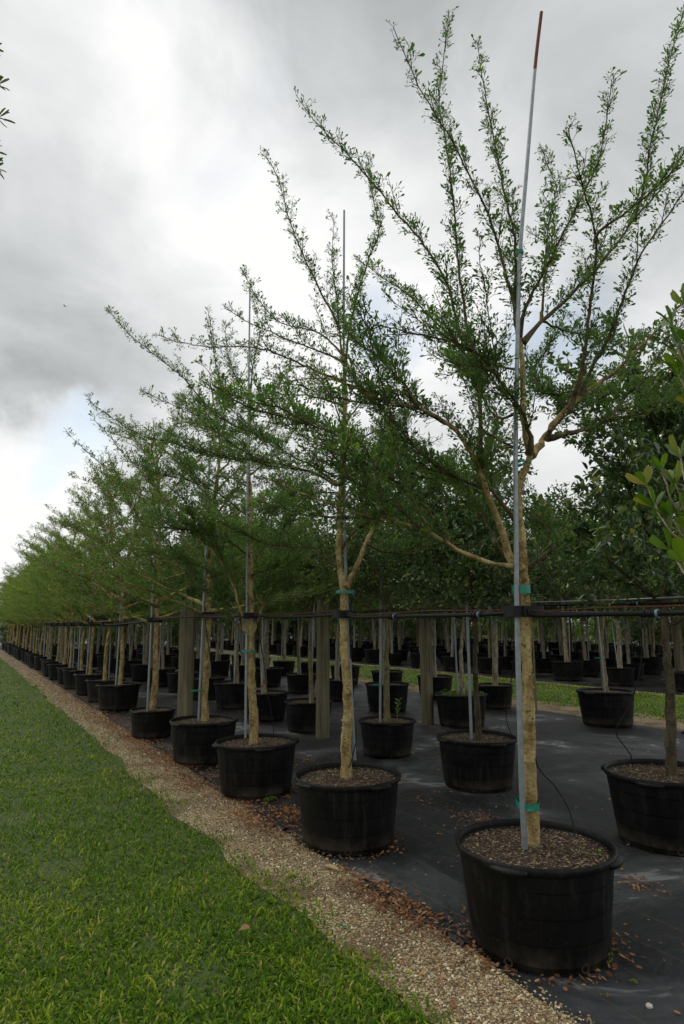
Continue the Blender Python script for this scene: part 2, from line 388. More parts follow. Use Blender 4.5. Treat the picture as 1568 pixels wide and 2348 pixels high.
def leaves(mb, P, D, L, Wd, tmpl, frames=None):
    D, Sd, N = frames if frames else leaf_frames(D)
    T, f = tmpl; k = len(P); m = len(T)
    V = P[:, None] + (T[None, :, 0, None] * L[:, None, None]) * D[:, None] + (T[None, :, 1, None] * Wd[:, None, None]) * Sd[:, None] + (T[None, :, 2, None] * L[:, None, None]) * N[:, None]
    mb.add(V.reshape(-1, 3), (f[None] + (np.arange(k) * m)[:, None, None]).reshape(-1, f.shape[1]))
def prisms(mb, A, B, ra, rb):            # many thin three sided twigs at once
    D = unit(B - A); R = unit(rng.normal(size=D.shape)); U = unit(np.cross(D, R)); W = np.cross(D, U)
    th = np.arange(3) * 2 * math.pi / 3; k = len(A)
    ring = U[:, None] * np.cos(th)[None, :, None] + W[:, None] * np.sin(th)[None, :, None]
    V = np.concatenate([A[:, None] + ring * ra, B[:, None] + ring * rb], 1)
    f = np.array([[0, 1, 4, 3], [1, 2, 5, 4], [2, 0, 3, 5]])
    mb.add(V.reshape(-1, 3), (f[None] + (np.arange(k) * 6)[:, None, None]).reshape(-1, 4))
def leaf_object(name, tmpl, mat, parent, P, D, Sd, N, L, Wd, cache={}):
    key = (id(tmpl[0]), mat.name)
    if key not in cache:
        mb = MB(); mb.add(tmpl[0], tmpl[1]); cache[key] = mb.mesh(name, mat)
    o = link(name, cache[key], parent)
    Mx = Matrix(((D[0] * L, Sd[0] * Wd, N[0] * L, P[0]), (D[1] * L, Sd[1] * Wd, N[1] * L, P[1]), (D[2] * L, Sd[2] * Wd, N[2] * L, P[2]), (0, 0, 0, 1)))
    o.matrix_basis = Mx
    return o

# ------------------------------------------------------------------ trees with small leaves in tufts along the branches
def side_shoots(main, t0=.22, gap=.17, lmin=.12, lmax=.5, upb=.35):
    """side shoots along a main branch (an array of points)"""
    seg = np.linalg.norm(np.diff(main, axis=0), axis=1); cum = np.concatenate([[0], np.cumsum(seg)]); Ltot = cum[-1]
    out = []; x = Ltot * t0; sgn = 1
    while x < Ltot * .97:
        i = min(np.searchsorted(cum, x), len(main) - 1); tt = x / Ltot
        T = unit(main[i] - main[max(0, i - 2)] + 1e-6); side = np.cross(T, [0, 0, 1.0]); side = side / max(np.linalg.norm(side), .1)
        sgn = -sgn
        d = unit(T * random.uniform(.8, 1.5) + side * sgn * random.uniform(.35, .9) + np.array([0, 0, random.uniform(-.15, .6) * upb * 2]) + rng.normal(size=3) * .15)
        Ls = random.uniform(lmin, lmax) * (1.05 - .80 * tt)
        k = max(3, int(Ls / .05)); u = np.linspace(0, 1, k)[:, None]
        q = main[i] + d * Ls * u + np.array([0, 0, .18 * Ls]) * u ** 2 + np.vstack([np.zeros(3), np.cumsum(rng.normal(size=(k - 1, 3)) * .006, 0)])
        out.append(q); x += gap * random.uniform(.6, 1.4)
    return out
def tuft_nodes(pts, t0, step):
    seg = np.linalg.norm(np.diff(pts, axis=0), axis=1); cum = np.concatenate([[0], np.cumsum(seg)]); Lt = cum[-1]
    x = np.arange(Lt * t0 + .01, Lt, step); x = x + rng.uniform(-.4, .4, len(x)) * step; x = np.append(x, Lt)
    x = np.clip(x, 0, Lt); x = x[(rng.random(len(x)) > (x / max(Lt, 1e-6) - .62) * 1.5) | (np.arange(len(x)) == len(x) - 1)]
    P = np.stack([np.interp(x, cum, pts[:, c]) for c in range(3)], 1)
    T = unit(np.gradient(pts, axis=0)); Td = np.stack([np.interp(x, cum, T[:, c]) for c in range(3)], 1)
    return P, unit(Td), x / max(Lt, 1e-6)
def tufts(nodes, lscale=1.0, nl=(3, 7), spur=(.012, .072)):
    """returns spur segments and leaf arrays for all the nodes of a tree"""
    P = np.concatenate([n[0] for n in nodes]); T = np.concatenate([n[1] for n in nodes]); u = np.concatenate([n[2] for n in nodes])
    k = len(P); R = unit(rng.normal(size=(k, 3))); perp = unit(R - T * (R * T).sum(1, keepdims=True))
    sd = unit(perp + T * .55 + np.array([0, 0, .25]))
    sl = rng.uniform(spur[0], spur[1], k) * (1.1 - .5 * u); B = P + sd * sl[:, None]
    cnt = rng.integers(nl[0], nl[1], k); idx = np.repeat(np.arange(k), cnt); q = len(idx)
    LP = B[idx] - sd[idx] * (sl[idx] * rng.uniform(0, .5, q))[:, None]
    LD = unit(sd[idx] * .8 + rng.normal(size=(q, 3)) * .62 + np.array([0, 0, .28]))
    LL = rng.uniform(.016, .038, q) * lscale * (1.08 - .48 * u[idx] ** 2); big = rng.random(q) < .06; LL = np.where(big, LL * 1.45, LL)
    return (P, B), (LP, LD, LL, LL * rng.uniform(.20, .36, q))
def knobs(mb, pts, r, count):            # little scars and spur stubs on a trunk
    for _ in range(count):
        i = random.randrange(2, len(pts) - 2); a = random.uniform(0, 6.28)
        T = unit(pts[i + 1] - pts[i - 1]); s1 = unit(np.cross(T, [.3, .9, .2])); s2 = np.cross(T, s1); d = s1 * math.cos(a) + s2 * math.sin(a)
        ri = r[i]; b0 = pts[i] + d * ri * .85; h = random.uniform(.005, .014)
        tube(mb, [b0, b0 + d * h + np.array([0, 0, h * .4])], [random.uniform(.008, .014), .004], 5)

def finish_small_tree(root, limbs, origin, lscale, gap, bark, leafm, name_branch='branch', step=.027, single_leaves=0, lmax=.5, joined=None):
    """limbs: list of (points, r0, r1, bare fraction). Builds branch parts and foliage under root."""
    nodes = []
    for (pts, r0, r1, bare) in limbs:
        mb = joined if joined is not None else MB()
        k = len(pts); rr = r0 + (r1 - r0) * np.linspace(0, 1, k) ** .55; rr[:3] *= np.array([1.55, 1.25, 1.08])[:len(rr[:3])]
        tube(mb, pts, rr, 7 if r0 > .012 else 5, wob=.06)
        nodes.append(tuft_nodes(pts, bare * .8, step))
        low_ = pts[:, 2].mean() < 3.1 and joined is None
        for q in side_shoots(pts, max(.12, bare * .8), gap * (.72 if low_ else 1), lmax=lmax * (1.6 if low_ else 1), lmin=.14):
            tube(mb, q, np.linspace(.0042, .0014, len(q)), 3, cap=False)
            nodes.append(tuft_nodes(q, .08, step))
        if joined is None: mb.build(name_branch, bark if r0 > .0195 else M['bark_twig_silhouette'], root, origin=origin)
    (A, B), (LP, LD, LL, LW) = tufts(nodes, lscale)
    fr = leaf_frames(LD)
    keep = np.ones(len(LP), bool)
    if single_leaves:
        size = LL / np.linalg.norm(LP - np.array([0, 0, HC]), axis=1)
        for i in np.argsort(-size)[:single_leaves]:
            keep[i] = False
            leaf_object('leaf', SPAT, leafm, root, LP[i] - origin, fr[0][i], fr[1][i], fr[2][i], LL[i], LW[i])
    mb = MB(); leaves(mb, LP[keep], None, LL[keep], LW[keep], SPAT, tuple(a[keep] for a in fr))
    fo = mb.build('foliage', leafm, root, smooth=False, origin=origin); tag(fo, kind='stuff')
    mb = MB() if joined is None else joined
    prisms(mb, A, B, .0016, .0010)
    if joined is None: tag(mb.build('leaf_spur', M['bark_twig_silhouette'], root, smooth=False, origin=origin), kind='stuff')

def px_limb(pts, Y0, dY, r0, r1=.003, bare=.2, step=.05):
    k = len(pts); q = [at(x, y, Y0 + dY * (i / (k - 1)) ** 1.1) for i, (x, y) in enumerate(pts)]
    return (resample(q, step, .0025), r0, r1, bare)

ORDS = 'first second third fourth fifth sixth seventh eighth ninth tenth eleventh twelfth thirteenth fourteenth fifteenth sixteenth seventeenth eighteenth nineteenth twentieth'.split()
# ================================================================== GROUND
def sheet_mesh(name, n0, n1, s0, s1, z, mat, wav=0.0, kind='structure', ds=.25):
    mb = MB(); ss = np.concatenate([np.arange(s0, min(30, s1), ds), np.linspace(min(30, s1), s1, 30)]); k = len(ss); mcols = 8
    nn = np.linspace(0, 1, mcols); V = []
    e0 = n0 + wav * (np.interp(ss, np.arange(s0 - 1, s1 + 2, .45), rng.normal(size=len(np.arange(s0 - 1, s1 + 2, .45)))))
    e1 = n1 + wav * (np.interp(ss, np.arange(s0 - 1, s1 + 2, .45), rng.normal(size=len(np.arange(s0 - 1, s1 + 2, .45)))))
    V = NV[None, None] * (e0[:, None] + (e1 - e0)[:, None] * nn)[..., None] + DV[None, None] * ss[:, None, None]
    V[..., 2] = z
    i, j = np.meshgrid(np.arange(k - 1), np.arange(mcols - 1), indexing='ij')
    f = np.stack([i * mcols + j, (i * mcols + j) + 1, (i + 1) * mcols + j + 1, (i + 1) * mcols + j], -1).reshape(-1, 4)
    mb.add(V.reshape(-1, 3), f)
    o = mb.build(name, mat, smooth=True); tag(o, kind=kind); return o
mb = MB(); mb.add([(-900, -60, 0), (900, -60, 0), (900, 1500, 0), (-900, 1500, 0)], [[0, 1, 2, 3]])
tag(mb.build('lawn', M['lawn']), kind='structure')
N_GRASS, N_FAB = 1.90, 2.36
tag(sheet_mesh('gravel_strip', N_GRASS - .10, 3.4, -4, 120, .004, M['gravel'], .05), 'pale limestone gravel strip between lawn and black ground fabric')
fab = sheet_mesh('ground_fabric', N_FAB, 9.75, -4, 120, .009, M['fabric'], .015)
tag(fab, 'black woven weed fabric under the rows of pots beside the lawn')
tag(sheet_mesh('gravel_path', 9.5, 11.0, -4, 120, .004, M['gravel'], .06), 'gravel edge before the far grass strip')
tag(sheet_mesh('gravel_path', 14.3, 15.2, -4, 120, .004, M['gravel'], .06), 'gravel edge behind the far grass strip')
tag(sheet_mesh('ground_fabric', 14.75, 60, -10, 140, .009, M['fabric'], .03), 'black weed fabric beyond the far grass strip')
# folded lip along the fabric's edge, in lengths
for (a, b) in ((-1.5, 1.95), (2.75, 3.75), (4.9, 5.55), (6.85, 7.3), (8.4, 9.0), (10.1, 12.4), (13.8, 24)):
    mb = MB(); ss = np.arange(a, b, .08); pts = [ns(N_FAB + .012 + .012 * math.sin(x * 3.1) + random.uniform(-.004, .004), x, .012) for x in ss]
    V = []
    for q in pts: V += [q - NV * .030 + [0, 0, -.006], q - NV * .018 + [0, 0, .010 + random.uniform(0, .006)], q + NV * .016 + [0, 0, .008 + random.uniform(0, .004)], q + NV * .04 + [0, 0, -.002]]
    k = len(pts); f = [[i * 4 + j, i * 4 + j + 1, i * 4 + j + 5, i * 4 + j + 4] for i in range(k - 1) for j in range(3)]
    mb.add(V, f); mb.build('edge_fold', M['black_plastic'], fab)

# grass blades
def grass(name, pick, count, rmin, rmax, a0, a1, label, lmul=1.0, pw=1.0):
    u = rng.random(count); r = rmin * (rmax / rmin) ** (u ** pw); a = rng.uniform(a0, a1, count)
    P = np.stack([r * np.sin(a), r * np.cos(a), np.zeros(count)], 1)
    nn = P @ NV; s_ = P @ DV
    keep = pick(nn, s_); P = P[keep]; r = r[keep]; k = len(P); nn = nn[keep]
    az = rng.uniform(0, 2 * math.pi, k); lean = rng.uniform(.45, 1.5, k)
    broad = rng.random(k) < .30; cl_ = np.sin(P[:, 0] * 9.1 + 2 * np.sin(P[:, 1] * 3.3)) * np.sin(P[:, 1] * 8.3 + 2 * np.sin(P[:, 0] * 4.1)); L = rng.uniform(.015, .040, k) * np.where(broad, 1.45, 1) * (1 + .2 * cl_) * lmul * np.where(rng.random(k) < .06, 1.6, 1); fs = np.maximum(1, r / 5.0) ** .75
    Wd = rng.uniform(.0018, .0040, k) * fs * np.where(broad, 1.7, 1); L = L * (fs ** .12)
    H_ = np.stack([np.cos(az), np.sin(az), np.zeros(k)], 1); Sd = np.stack([-np.sin(az), np.cos(az), np.zeros(k)], 1)
    mid = P + H_ * (L * np.sin(lean) * .42)[:, None] + np.array([0, 0, 1.]) * (L * np.cos(lean * .7) * .55)[:, None]
    tip = P + H_ * (L * np.sin(lean))[:, None] + np.array([0, 0, 1.]) * (L * np.cos(lean) * .8 + .006)[:, None]
    V = np.stack([P - Sd * Wd[:, None] * .7, P + Sd * Wd[:, None] * .7, mid + Sd * Wd[:, None], mid - Sd * Wd[:, None], tip], 1)
    V[:, :2, 2] -= .004
    b = np.arange(k) * 5; mb = MB(); mb.add(V.reshape(-1, 3), np.stack([b, b + 1, b + 2, b + 3], 1)); mb.n -= 5 * k; mb.add(np.zeros((0, 3)), np.stack([b + 3, b + 2, b + 4], 1)); mb.n += 5 * k
    o = mb.build(name, M['grass'], smooth=False); tag(o, label, 'grass', kind='stuff'); return o
eph = rng.uniform(0, 6.28, 8)
def edge_w(s_): return N_GRASS + .03 + .06 * np.sin(s_ * 2.1 + eph[0]) + .055 * np.sin(s_ * 5.3 + eph[1]) + .04 * np.sin(s_ * 11.7 + eph[2])
def pick_lawn(nn, s_):
    e = edge_w(s_) - nn
    # bare patches
    P = NV[None] * nn[:, None] + DV[None] * s_[:, None]
    bare = np.sin(P[:, 0] * 3.1 + 1) * np.sin(P[:, 1] * 2.7 + 2) + .6 * np.sin(P[:, 0] * 7.3) * np.sin(P[:, 1] * 6.1 + 1)
    pr = np.clip((e + .10) / .30, 0, 1) ** 1.6 * np.where(bare > 1.0, .4, 1)
    return (rng.random(len(nn)) < pr)
grass('grass', pick_lawn, 385000, 2.0, 45, -1.05, .52, 'short green lawn grass with yellow patches beside the gravel', pw=1.12)
grass('grass', lambda nn, s_: (nn > 10.62 + .08 * np.sin(s_ * 3)) & (nn < 14.6), 120000, 9, 40, -.1, .75, 'strip of bright grass between the blocks of pots', 1.3)

# gravel stones
OCT = np.array([[1, 0, 0], [-1, 0, 0], [0, 1, 0], [0, -1, 0], [0, 0, 1], [0, 0, -1.]]); OCTF = np.array([[0, 2, 4], [2, 1, 4], [1, 3, 4], [3, 0, 4], [2, 0, 5], [1, 2, 5], [3, 1, 5], [0, 3, 5]])
def stones(name, count, nrange, srange, size, label, mat=None, zs=.009):
    nn = rng.uniform(*nrange, count); u = rng.random(count); s_ = srange[0] + (srange[1] - srange[0]) * u ** 2.2
    ok = (nn > edge_w(s_) - .06 + .10 * rng.random(count)) & (nn < N_FAB + .02 + .05 * rng.random(count)) if nrange[1] < 3 else np.ones(count, bool)
    nn, s_ = nn[ok], s_[ok]; k = len(nn)
    P = NV[None] * nn[:, None] + DV[None] * s_[:, None]
    sz = size[0] + (size[1] - size[0]) * rng.random(k) ** 3.2; sz = sz * np.maximum(1, s_ / 7) ** .5
    ax = np.linalg.qr(rng.normal(size=(k, 3, 3)))[0]
    V = OCT[None] * (rng.uniform(.55, 1.15, (k, 6, 1))) * sz[:, None, None] * rng.uniform(.6, 1.1, (k, 1, 3))
    V = np.einsum('kvi,kij->kvj', V, ax); V[..., 2] *= .75
    V = V + P[:, None]; V[..., 2] += zs - .004 + sz[:, None] * .25
    mb = MB(); mb.add(V.reshape(-1, 3), (OCTF[None] + (np.arange(k) * 6)[:, None, None]).reshape(-1, 3))
    o = mb.build(name, mat or M['stone'], smooth=False); tag(o, label, 'gravel', kind='stuff')
stones('gravel', 50000, (N_GRASS - .2, N_FAB + .06), (1.2, 26), (.003, .0145), 'pale crushed limestone gravel along the lawn')

# leaf litter: curled dry leaves in drifts
def litter(name, nn, s_, label, L=(.012, .042), z=.012, mat=None, curl=.35, parent=None):
    k = len(nn); P = NV[None] * nn[:, None] + DV[None] * s_[:, None]; P[:, 2] = z + rng.uniform(0, .014, k)
    az = rng.uniform(0, 6.28, k); D = unit(np.stack([np.cos(az), np.sin(az), rng.normal(size=k) * .22], 1))
    R = unit(np.stack([rng.normal(size=k) * .35, rng.normal(size=k) * .35, np.ones(k)], 1)); Sd = unit(np.cross(D, R)); N = np.cross(Sd, D)
    T = np.array([[0, 0, 0], [.3, .36, curl * .3], [.7, .36, curl * .32], [1, 0, .12], [.7, -.36, curl * .25], [.3, -.36, curl * .2]]); 
    LL = rng.uniform(*L, k); mb = MB(); leaves(mb, P, None, LL, LL * rng.uniform(.4, .65, k), (T, ELL[1]), (D, Sd, N))
    o = mb.build(name, mat or M['leaf_dry'], parent, smooth=False); tag(o, label, 'leaves' if parent is None else None, kind='stuff'); return o
def drift(cn, cs, sn, ss, k): return cn + rng.normal(size=k) * sn, cs + rng.normal(size=k) * ss
nn, sx_ = [], []
for (cn, cs, sn, ss, k) in ((2.36, 3.30, .06, .30, 420), (2.30, 3.45, .10, .25, 160), (2.30, 5.25, .11, .35, 420), (2.25, 6.9, .12, .4, 480), (2.25, 8.4, .12, .5, 500), (2.28, 10.0, .14, .8, 700), (2.25, 12, .16, 1.0, 700), (2.3, 15, .2, 2, 1200), (2.35, 20, .25, 4, 1600),
                            (2.60, 5.25, .07, .16, 200), (2.70, 5.30, .10, .12, 160), (2.75, 7.05, .12, .14, 200), (2.8, 8.75, .15, .2, 260), (2.9, 10.8, .3, .7, 900), (2.15, 2.2, .12, .6, 70), (2.1, 5, .15, 4, 260)):
    a, b = drift(cn, cs, sn, ss, int(k * 1.9)); nn.append(a); sx_.append(b)
for (qx, qy) in ((1.025, 3.60), (.049, 5.158), (-.85, 6.60), (-1.69, 8.03), (-2.82, 9.74)):
    a = rng.uniform(0, 6.28, 260); r_ = .345 + np.abs(rng.normal(size=260)) * .045; P_ = np.stack([qx + r_ * np.cos(a), qy + r_ * np.sin(a)], 1); nn.append(P_ @ NV[:2]); sx_.append(P_ @ DV[:2])
litter('leaf_litter', np.concatenate(nn), np.concatenate(sx_), 'drifts of brown dead leaves along the fabric edge')
nn, sx_ = [], []
for (px, py, w_, k) in ((1465, 2030, .07, 110), (1095, 1880, .10, 200), (970, 1838, .06, 60), (905, 1790, .07, 90), (700, 1742, .16, 260), (860, 1640, .2, 120), (1010, 1668, .15, 120), (1240, 1615, .25, 160), (560, 1640, .25, 260), (500, 1600, .4, 300), (640, 1620, .3, 200), (1010, 1740, .12, 60), (1400, 2170, .10, 60)):
    P = atz(px, py); a, b = drift(P @ NV, P @ DV, w_, w_ * 1.3, k); nn.append(a); sx_.append(b)
a = rng.uniform(2.5, 9.6, 5200); b = rng.uniform(1, 40, 5200); nn.append(a); sx_.append(b)
a = rng.uniform(2.5, 5.2, 520); b = rng.uniform(0, 6, 520); nn.append(a); sx_.append(b)
a = rng.normal(size=1500) * .2 + 9.75; b = rng.uniform(2, 30, 1500); nn.append(a); sx_.append(b)
litter('leaf_litter', np.concatenate(nn), np.concatenate(sx_), 'scattered dead leaves and chips on the black fabric', (.010, .034), .011)
a = rng.uniform(15, 30, 7000); b = rng.uniform(6, 50, 7000)
litter('leaf_litter', a, b, 'dead leaves on the fabric beyond the far grass strip', (.03, .07), .011)

# ================================================================== POTS
PR, PH = .405, .49
def pot_meshes():
    mb = MB()
    prof = [(0, .004), (.325, .004), (.336, .012), (.342, .04)]
    for (z0, z1) in ((.04, .135), (.135, .255), (.255, .375), (.375, .452)):
        r0, r1 = .338 + .052 * z0 / .452, .338 + .052 * z1 / .452
        m0, m1 = r0 + .0036, r1 + .0008; dz = z1 - z0; prof += [(m0 - .001, z0 + .0004), (m0, z0 + .0015), (m0 + (m1 - m0) * .06, z0 + dz * .06), (m0 + (m1 - m0) * .94, z0 + dz * .94), (m1, z1 - .001)]
    prof += [(.392, .456), (.378, .456), (.368, .40), (.36, .30)]
    lathe(mb, prof, 56)
    body = mb.mesh('body', M['pot'])
    mb = MB(); lathe(mb, [(.391, .446), (.404, .452), (.411, .464), (.412, .478), (.408, .488), (.399, .491), (.391, .486), (.386, .470), (.386, .446)], 56)
    rim = mb.mesh('rim', M['pot'])
    mb = MB(); rs = np.linspace(0, .386, 9); sides = 36; V = [(0, 0, .447)]; f = []
    for i, r in enumerate(rs[1:]):
        for j in range(sides):
            a = j * 2 * math.pi / sides; V.append((r * math.cos(a), r * math.sin(a), .440 + .010 * (1 - r / .386) + random.uniform(-.006, .006)))
    mb.add(V, [[0, 1 + j, 1 + (j + 1) % sides] for j in range(sides)]); mb.n -= len(V)
    mb.add(np.zeros((0, 3)), [[1 + i * sides + j, 1 + (i + 1) * sides + j, 1 + (i + 1) * sides + (j + 1) % sides, 1 + i * sides + (j + 1) % sides] for i in range(7) for j in range(sides)])
    soil = mb.mesh('soil', M['soil'])
    # handle: a thick grip hugging the rim
    mb = MB(); k = 11; V = []
    for i in range(k):
        u = i / (k - 1); a = (u - .5) * .46; bulge = math.sin(math.pi * min(1, max(0, u))) ** .5
        for (dr, z) in ((.002, .448), (.012 + .022 * bulge, .450), (.016 + .026 * bulge, .462), (.014 + .024 * bulge, .472), (.0, .480)):
            r = .398 + dr; V.append((r * math.cos(a), r * math.sin(a), z))
    mb.add(V, [[i * 5 + j, (i + 1) * 5 + j, (i + 1) * 5 + j + 1, i * 5 + j + 1] for i in range(k - 1) for j in range(4)])
    handle = mb.mesh('handle', M['pot'])
    mb = MB(); th = np.linspace(0, 2 * math.pi, 10, endpoint=False); c = np.array([.347, 0, .036])
    o_ = [c + [.0035, .024 * math.cos(a), .022 * math.sin(a)] for a in th]; i_ = [c + [.0045, .016 * math.cos(a), .015 * math.sin(a)] for a in th]; d_ = [c + [.001, .014 * math.cos(a), .013 * math.sin(a)] for a in th]
    mb.add(o_ + i_ + d_, [[q * 10 + j, q * 10 + (j + 1) % 10, q * 10 + 10 + (j + 1) % 10, q * 10 + 10 + j] for q in (0, 1) for j in range(10)])
    hole = mb.mesh('drain_hole', plain('scuffed_black_plastic', (.034, .030, .026), .8, 0, .2, .5, 200))
    chips = []
    for q in range(3):
        k = 2600; r = .375 * np.sqrt(rng.random(k)); a = rng.uniform(0, 6.28, k); P = np.stack([r * np.cos(a), r * np.sin(a), .449 + .008 * (1 - r / .386) + rng.uniform(-.004, .006, k)], 1)
        az = rng.uniform(0, 6.28, k); D = unit(np.stack([np.cos(az), np.sin(az), rng.normal(size=k) * .18], 1)); R = unit(np.stack([rng.normal(size=k) * .4, rng.normal(size=k) * .4, np.ones(k)], 1)); Sd = unit(np.cross(D, R)); N = np.cross(Sd, D)
        T = np.array([[0, .5, 0], [0, -.5, 0], [1, -.4, .02], [1, .4, .02], [.5, 0, .13]]); ff = np.array([[0, 1, 4], [1, 2, 4], [2, 3, 4], [3, 0, 4]])
        LL = rng.uniform(.007, .020, k); mb = MB(); leaves(mb, P, None, LL, LL * rng.uniform(.2, .55, k), (T, ff), (D, Sd, N)); chips.append(mb.mesh('mulch', M['chip'], smooth=False))
    return body, rim, soil, handle, hole, chips
PB, PRM, PSO, PHA, PHO, PCH = pot_meshes()
npot = [0]
def make_pot(pos, label, group=None, rz=0, sc=1.0, detail=2):
    q = empty('nursery_pot', (pos[0], pos[1], .009), label, 'plant pot', group, rz, sc)
    q.rotation_euler = (random.uniform(-.012, .012), random.uniform(-.012, .012), rz)
    link('body', PB, q); link('rim', PRM, q); link('soil', PSO, q)
    npot[0] += 1
    if detail >= 1:
        tag(link('mulch', PCH[npot[0] % 3], q), kind='stuff')
        for a in range(4):
            h = link('handle', PHA, q); h.rotation_euler = (0, 0, a * math.pi / 2)
    if detail >= 2:
        for a in range(6):
            h = link('drain_hole', PHO, q); h.rotation_euler = (0, 0, a * math.pi / 3 + .4)
    return q

R1N = 2.75
pots1 = [(np.array([1.025, 3.60]), 'black nursery pot holding the tree on the orange-tipped stake', 2.55),
         (np.array([.049, 5.158]), 'black nursery pot under the trunk that forks above a green tie', 2.2),
         (np.array([-.85, 6.60]), 'black nursery pot under the trunk with a low three-way fork', 1.9),
         (np.array([-1.69, 8.03]), 'black nursery pot standing just in front of the thick wooden post by the lawn', 2.4)]
for (q, lab, rz) in pots1: make_pot(q, lab, 'pots along the lawn', rz, 1.0)
s1_rest = [9.62] + [13.2 + 1.62 * i for i in range(24)]
p5 = np.array([-2.82, 9.74, 0])
make_pot(p5, 'smaller black nursery pot just before the gap in the lawn row', 'pots along the lawn', 1.0, .80)
p6 = ns(R1N, 13.2)
make_pot(p6, 'black nursery pot at the far side of the gap in the lawn row', 'pots along the lawn', .3, 1.0)
LROW = ORDS + ['twenty-' + x for x in ORDS[:9]]
for i, s_ in enumerate(s1_rest[2:]):
    make_pot(ns(R1N + random.uniform(-.06, .06), s_ + random.uniform(-.1, .1)), '%s black pot past the gap pot of the lawn row' % LROW[i], 'closely spaced pots of the lawn row', random.uniform(0, 6), random.uniform(.9, 1.02), 1 if i < 8 else 0)
make_pot(ns(R1N, .55), 'black nursery pot under the tree with big glossy leaves', 'pots along the lawn', .5, 1.0)

# ================================================================== LAWN ROW: traced trees
def steel_stake(pts, label, r=.0165, ties=(), top_rust=None, group='steel stakes of the lawn row'):
    P = resample(pts, .08); base = P[0].copy()
    root = empty('steel_stake', base, label, 'stake', group)
    r = np.linspace(r, r * .68, len(P))
    if top_rust is not None:
        j = int(len(P) * top_rust)
        mb = MB(); tube(mb, P[:j + 1], r[:j + 1], 10); mb.build('shaft', M['steel'], root, origin=base)
        mb = MB(); tube(mb, P[j:], r[j:] * 1.02, 10); tag(mb.build('painted_tip', M['rust'], root, origin=base), 'rust-red painted end of the stake')
    else:
        mb = MB(); tube(mb, P, r, 10); mb.build('shaft', M['steel'], root, origin=base)
    for (c, ra, rb, ang, hgt, tail) in ties: tie(root, base, c, ra, rb, ang, hgt, tail)
    return root
def tie(root, base, c, ra, rb, ang, hgt, tail):
    """a band of green tape round stake and trunk: an upright oval of tape with its loose end"""
    mb = MB(); th = np.linspace(0, 2 * math.pi, 21); ca, sa = math.cos(ang), math.sin(ang); rows = 4
    V = []
    for i in range(rows + 1):
        z = (i / rows - .5) * hgt
        for a in th[:-1]:
            x, y = ra * math.cos(a) * (1 + random.uniform(-.02, .03)), rb * math.sin(a) * (1 + random.uniform(-.02, .03))
            V.append((c[0] + ca * x - sa * y, c[1] + sa * x + ca * y, c[2] + z + random.uniform(-.003, .003)))
    mb.add(V, [[i * 20 + j, i * 20 + (j + 1) % 20, (i + 1) * 20 + (j + 1) % 20, (i + 1) * 20 + j] for i in range(rows) for j in range(20)])
    o = mb.build('green_tie', M['tape'], root, origin=base)
    if tail:
        mb = MB(); e = np.array([c[0] + ra * ca * .9 + sa * rb * .4, c[1] + ra * sa * .9 - ca * rb - .004, c[2]]); V = []
        for i in range(5):
            q = e + np.array([.012 * math.sin(i * .8) + .007 * i, -.003 * i, -.017 * i + (.012 if i == 1 else 0)]); V += [q + [0, 0, hgt * .35], q - [0, 0, hgt * .25]]
        mb.add(V, [[2 * i, 2 * i + 2, 2 * i + 3, 2 * i + 1] for i in range(4)]); mb.build('loose_end', M['tape'], o, origin=base)

def traced_tree(name, label, base_px, Y, trunk_px, r0, r1, limbs, lscale, gap, single=0, step=.027, lmax=.5):
    base = at(*base_px, Y); base[2] = .445
    root = empty('small_leaved_tree', base, label, 'tree', 'small-leaved trees along the lawn')
    pts = [base - [0, 0, .05]] + [at(x, y, Y) for (x, y) in trunk_px]
    P = resample(pts, .05, .003); k = len(P); u = np.linspace(0, 1, k); rr = r0 + (r1 - r0) * u ** .8
    rr = rr * (1 + .035 * np.sin(np.arange(k) * .9 + rng.uniform(0, 6)) + rng.normal(size=k) * .015); rr[:3] *= np.array([1.18, 1.1, 1.04])
    mb = MB(); tube(mb, P, rr, 14, wob=.025); knobs(mb, P, rr, 150); mb.build('trunk', M['bark_tan'], root, origin=base)
    extra = []
    for (q, a0, a1, bare) in limbs:
        if q[:, 2].mean() > 3.3 or len(q) < 10: continue
        Lq = np.linalg.norm(np.diff(q, axis=0), axis=1).sum()
        for v in (random.uniform(.22, .38), random.uniform(.42, .58), random.uniform(.6, .75)):
            j = int(v * (len(q) - 1)); T = unit(q[j + 1] - q[j - 1]); sd_ = unit(np.cross(T, [0, 0, 1.0]) + 1e-6) * random.choice((-1, 1))
            d = unit(T * .9 + sd_ * random.uniform(.3, .7) + np.array([0, 0, random.uniform(-.1, .45)])); l2 = min(.95, Lq * random.uniform(.3, .5))
            extra.append((resample([q[j], q[j] + d * l2 * .5, q[j] + d * l2 + [0, 0, .1 * l2]], .05, .003), .0062, .0018, .06))
    limbs = limbs + extra
    finish_small_tree(root, limbs, base, lscale, gap, M['bark_tan'], M['leaf_small'], single_leaves=single, step=step, lmax=lmax)
    return root

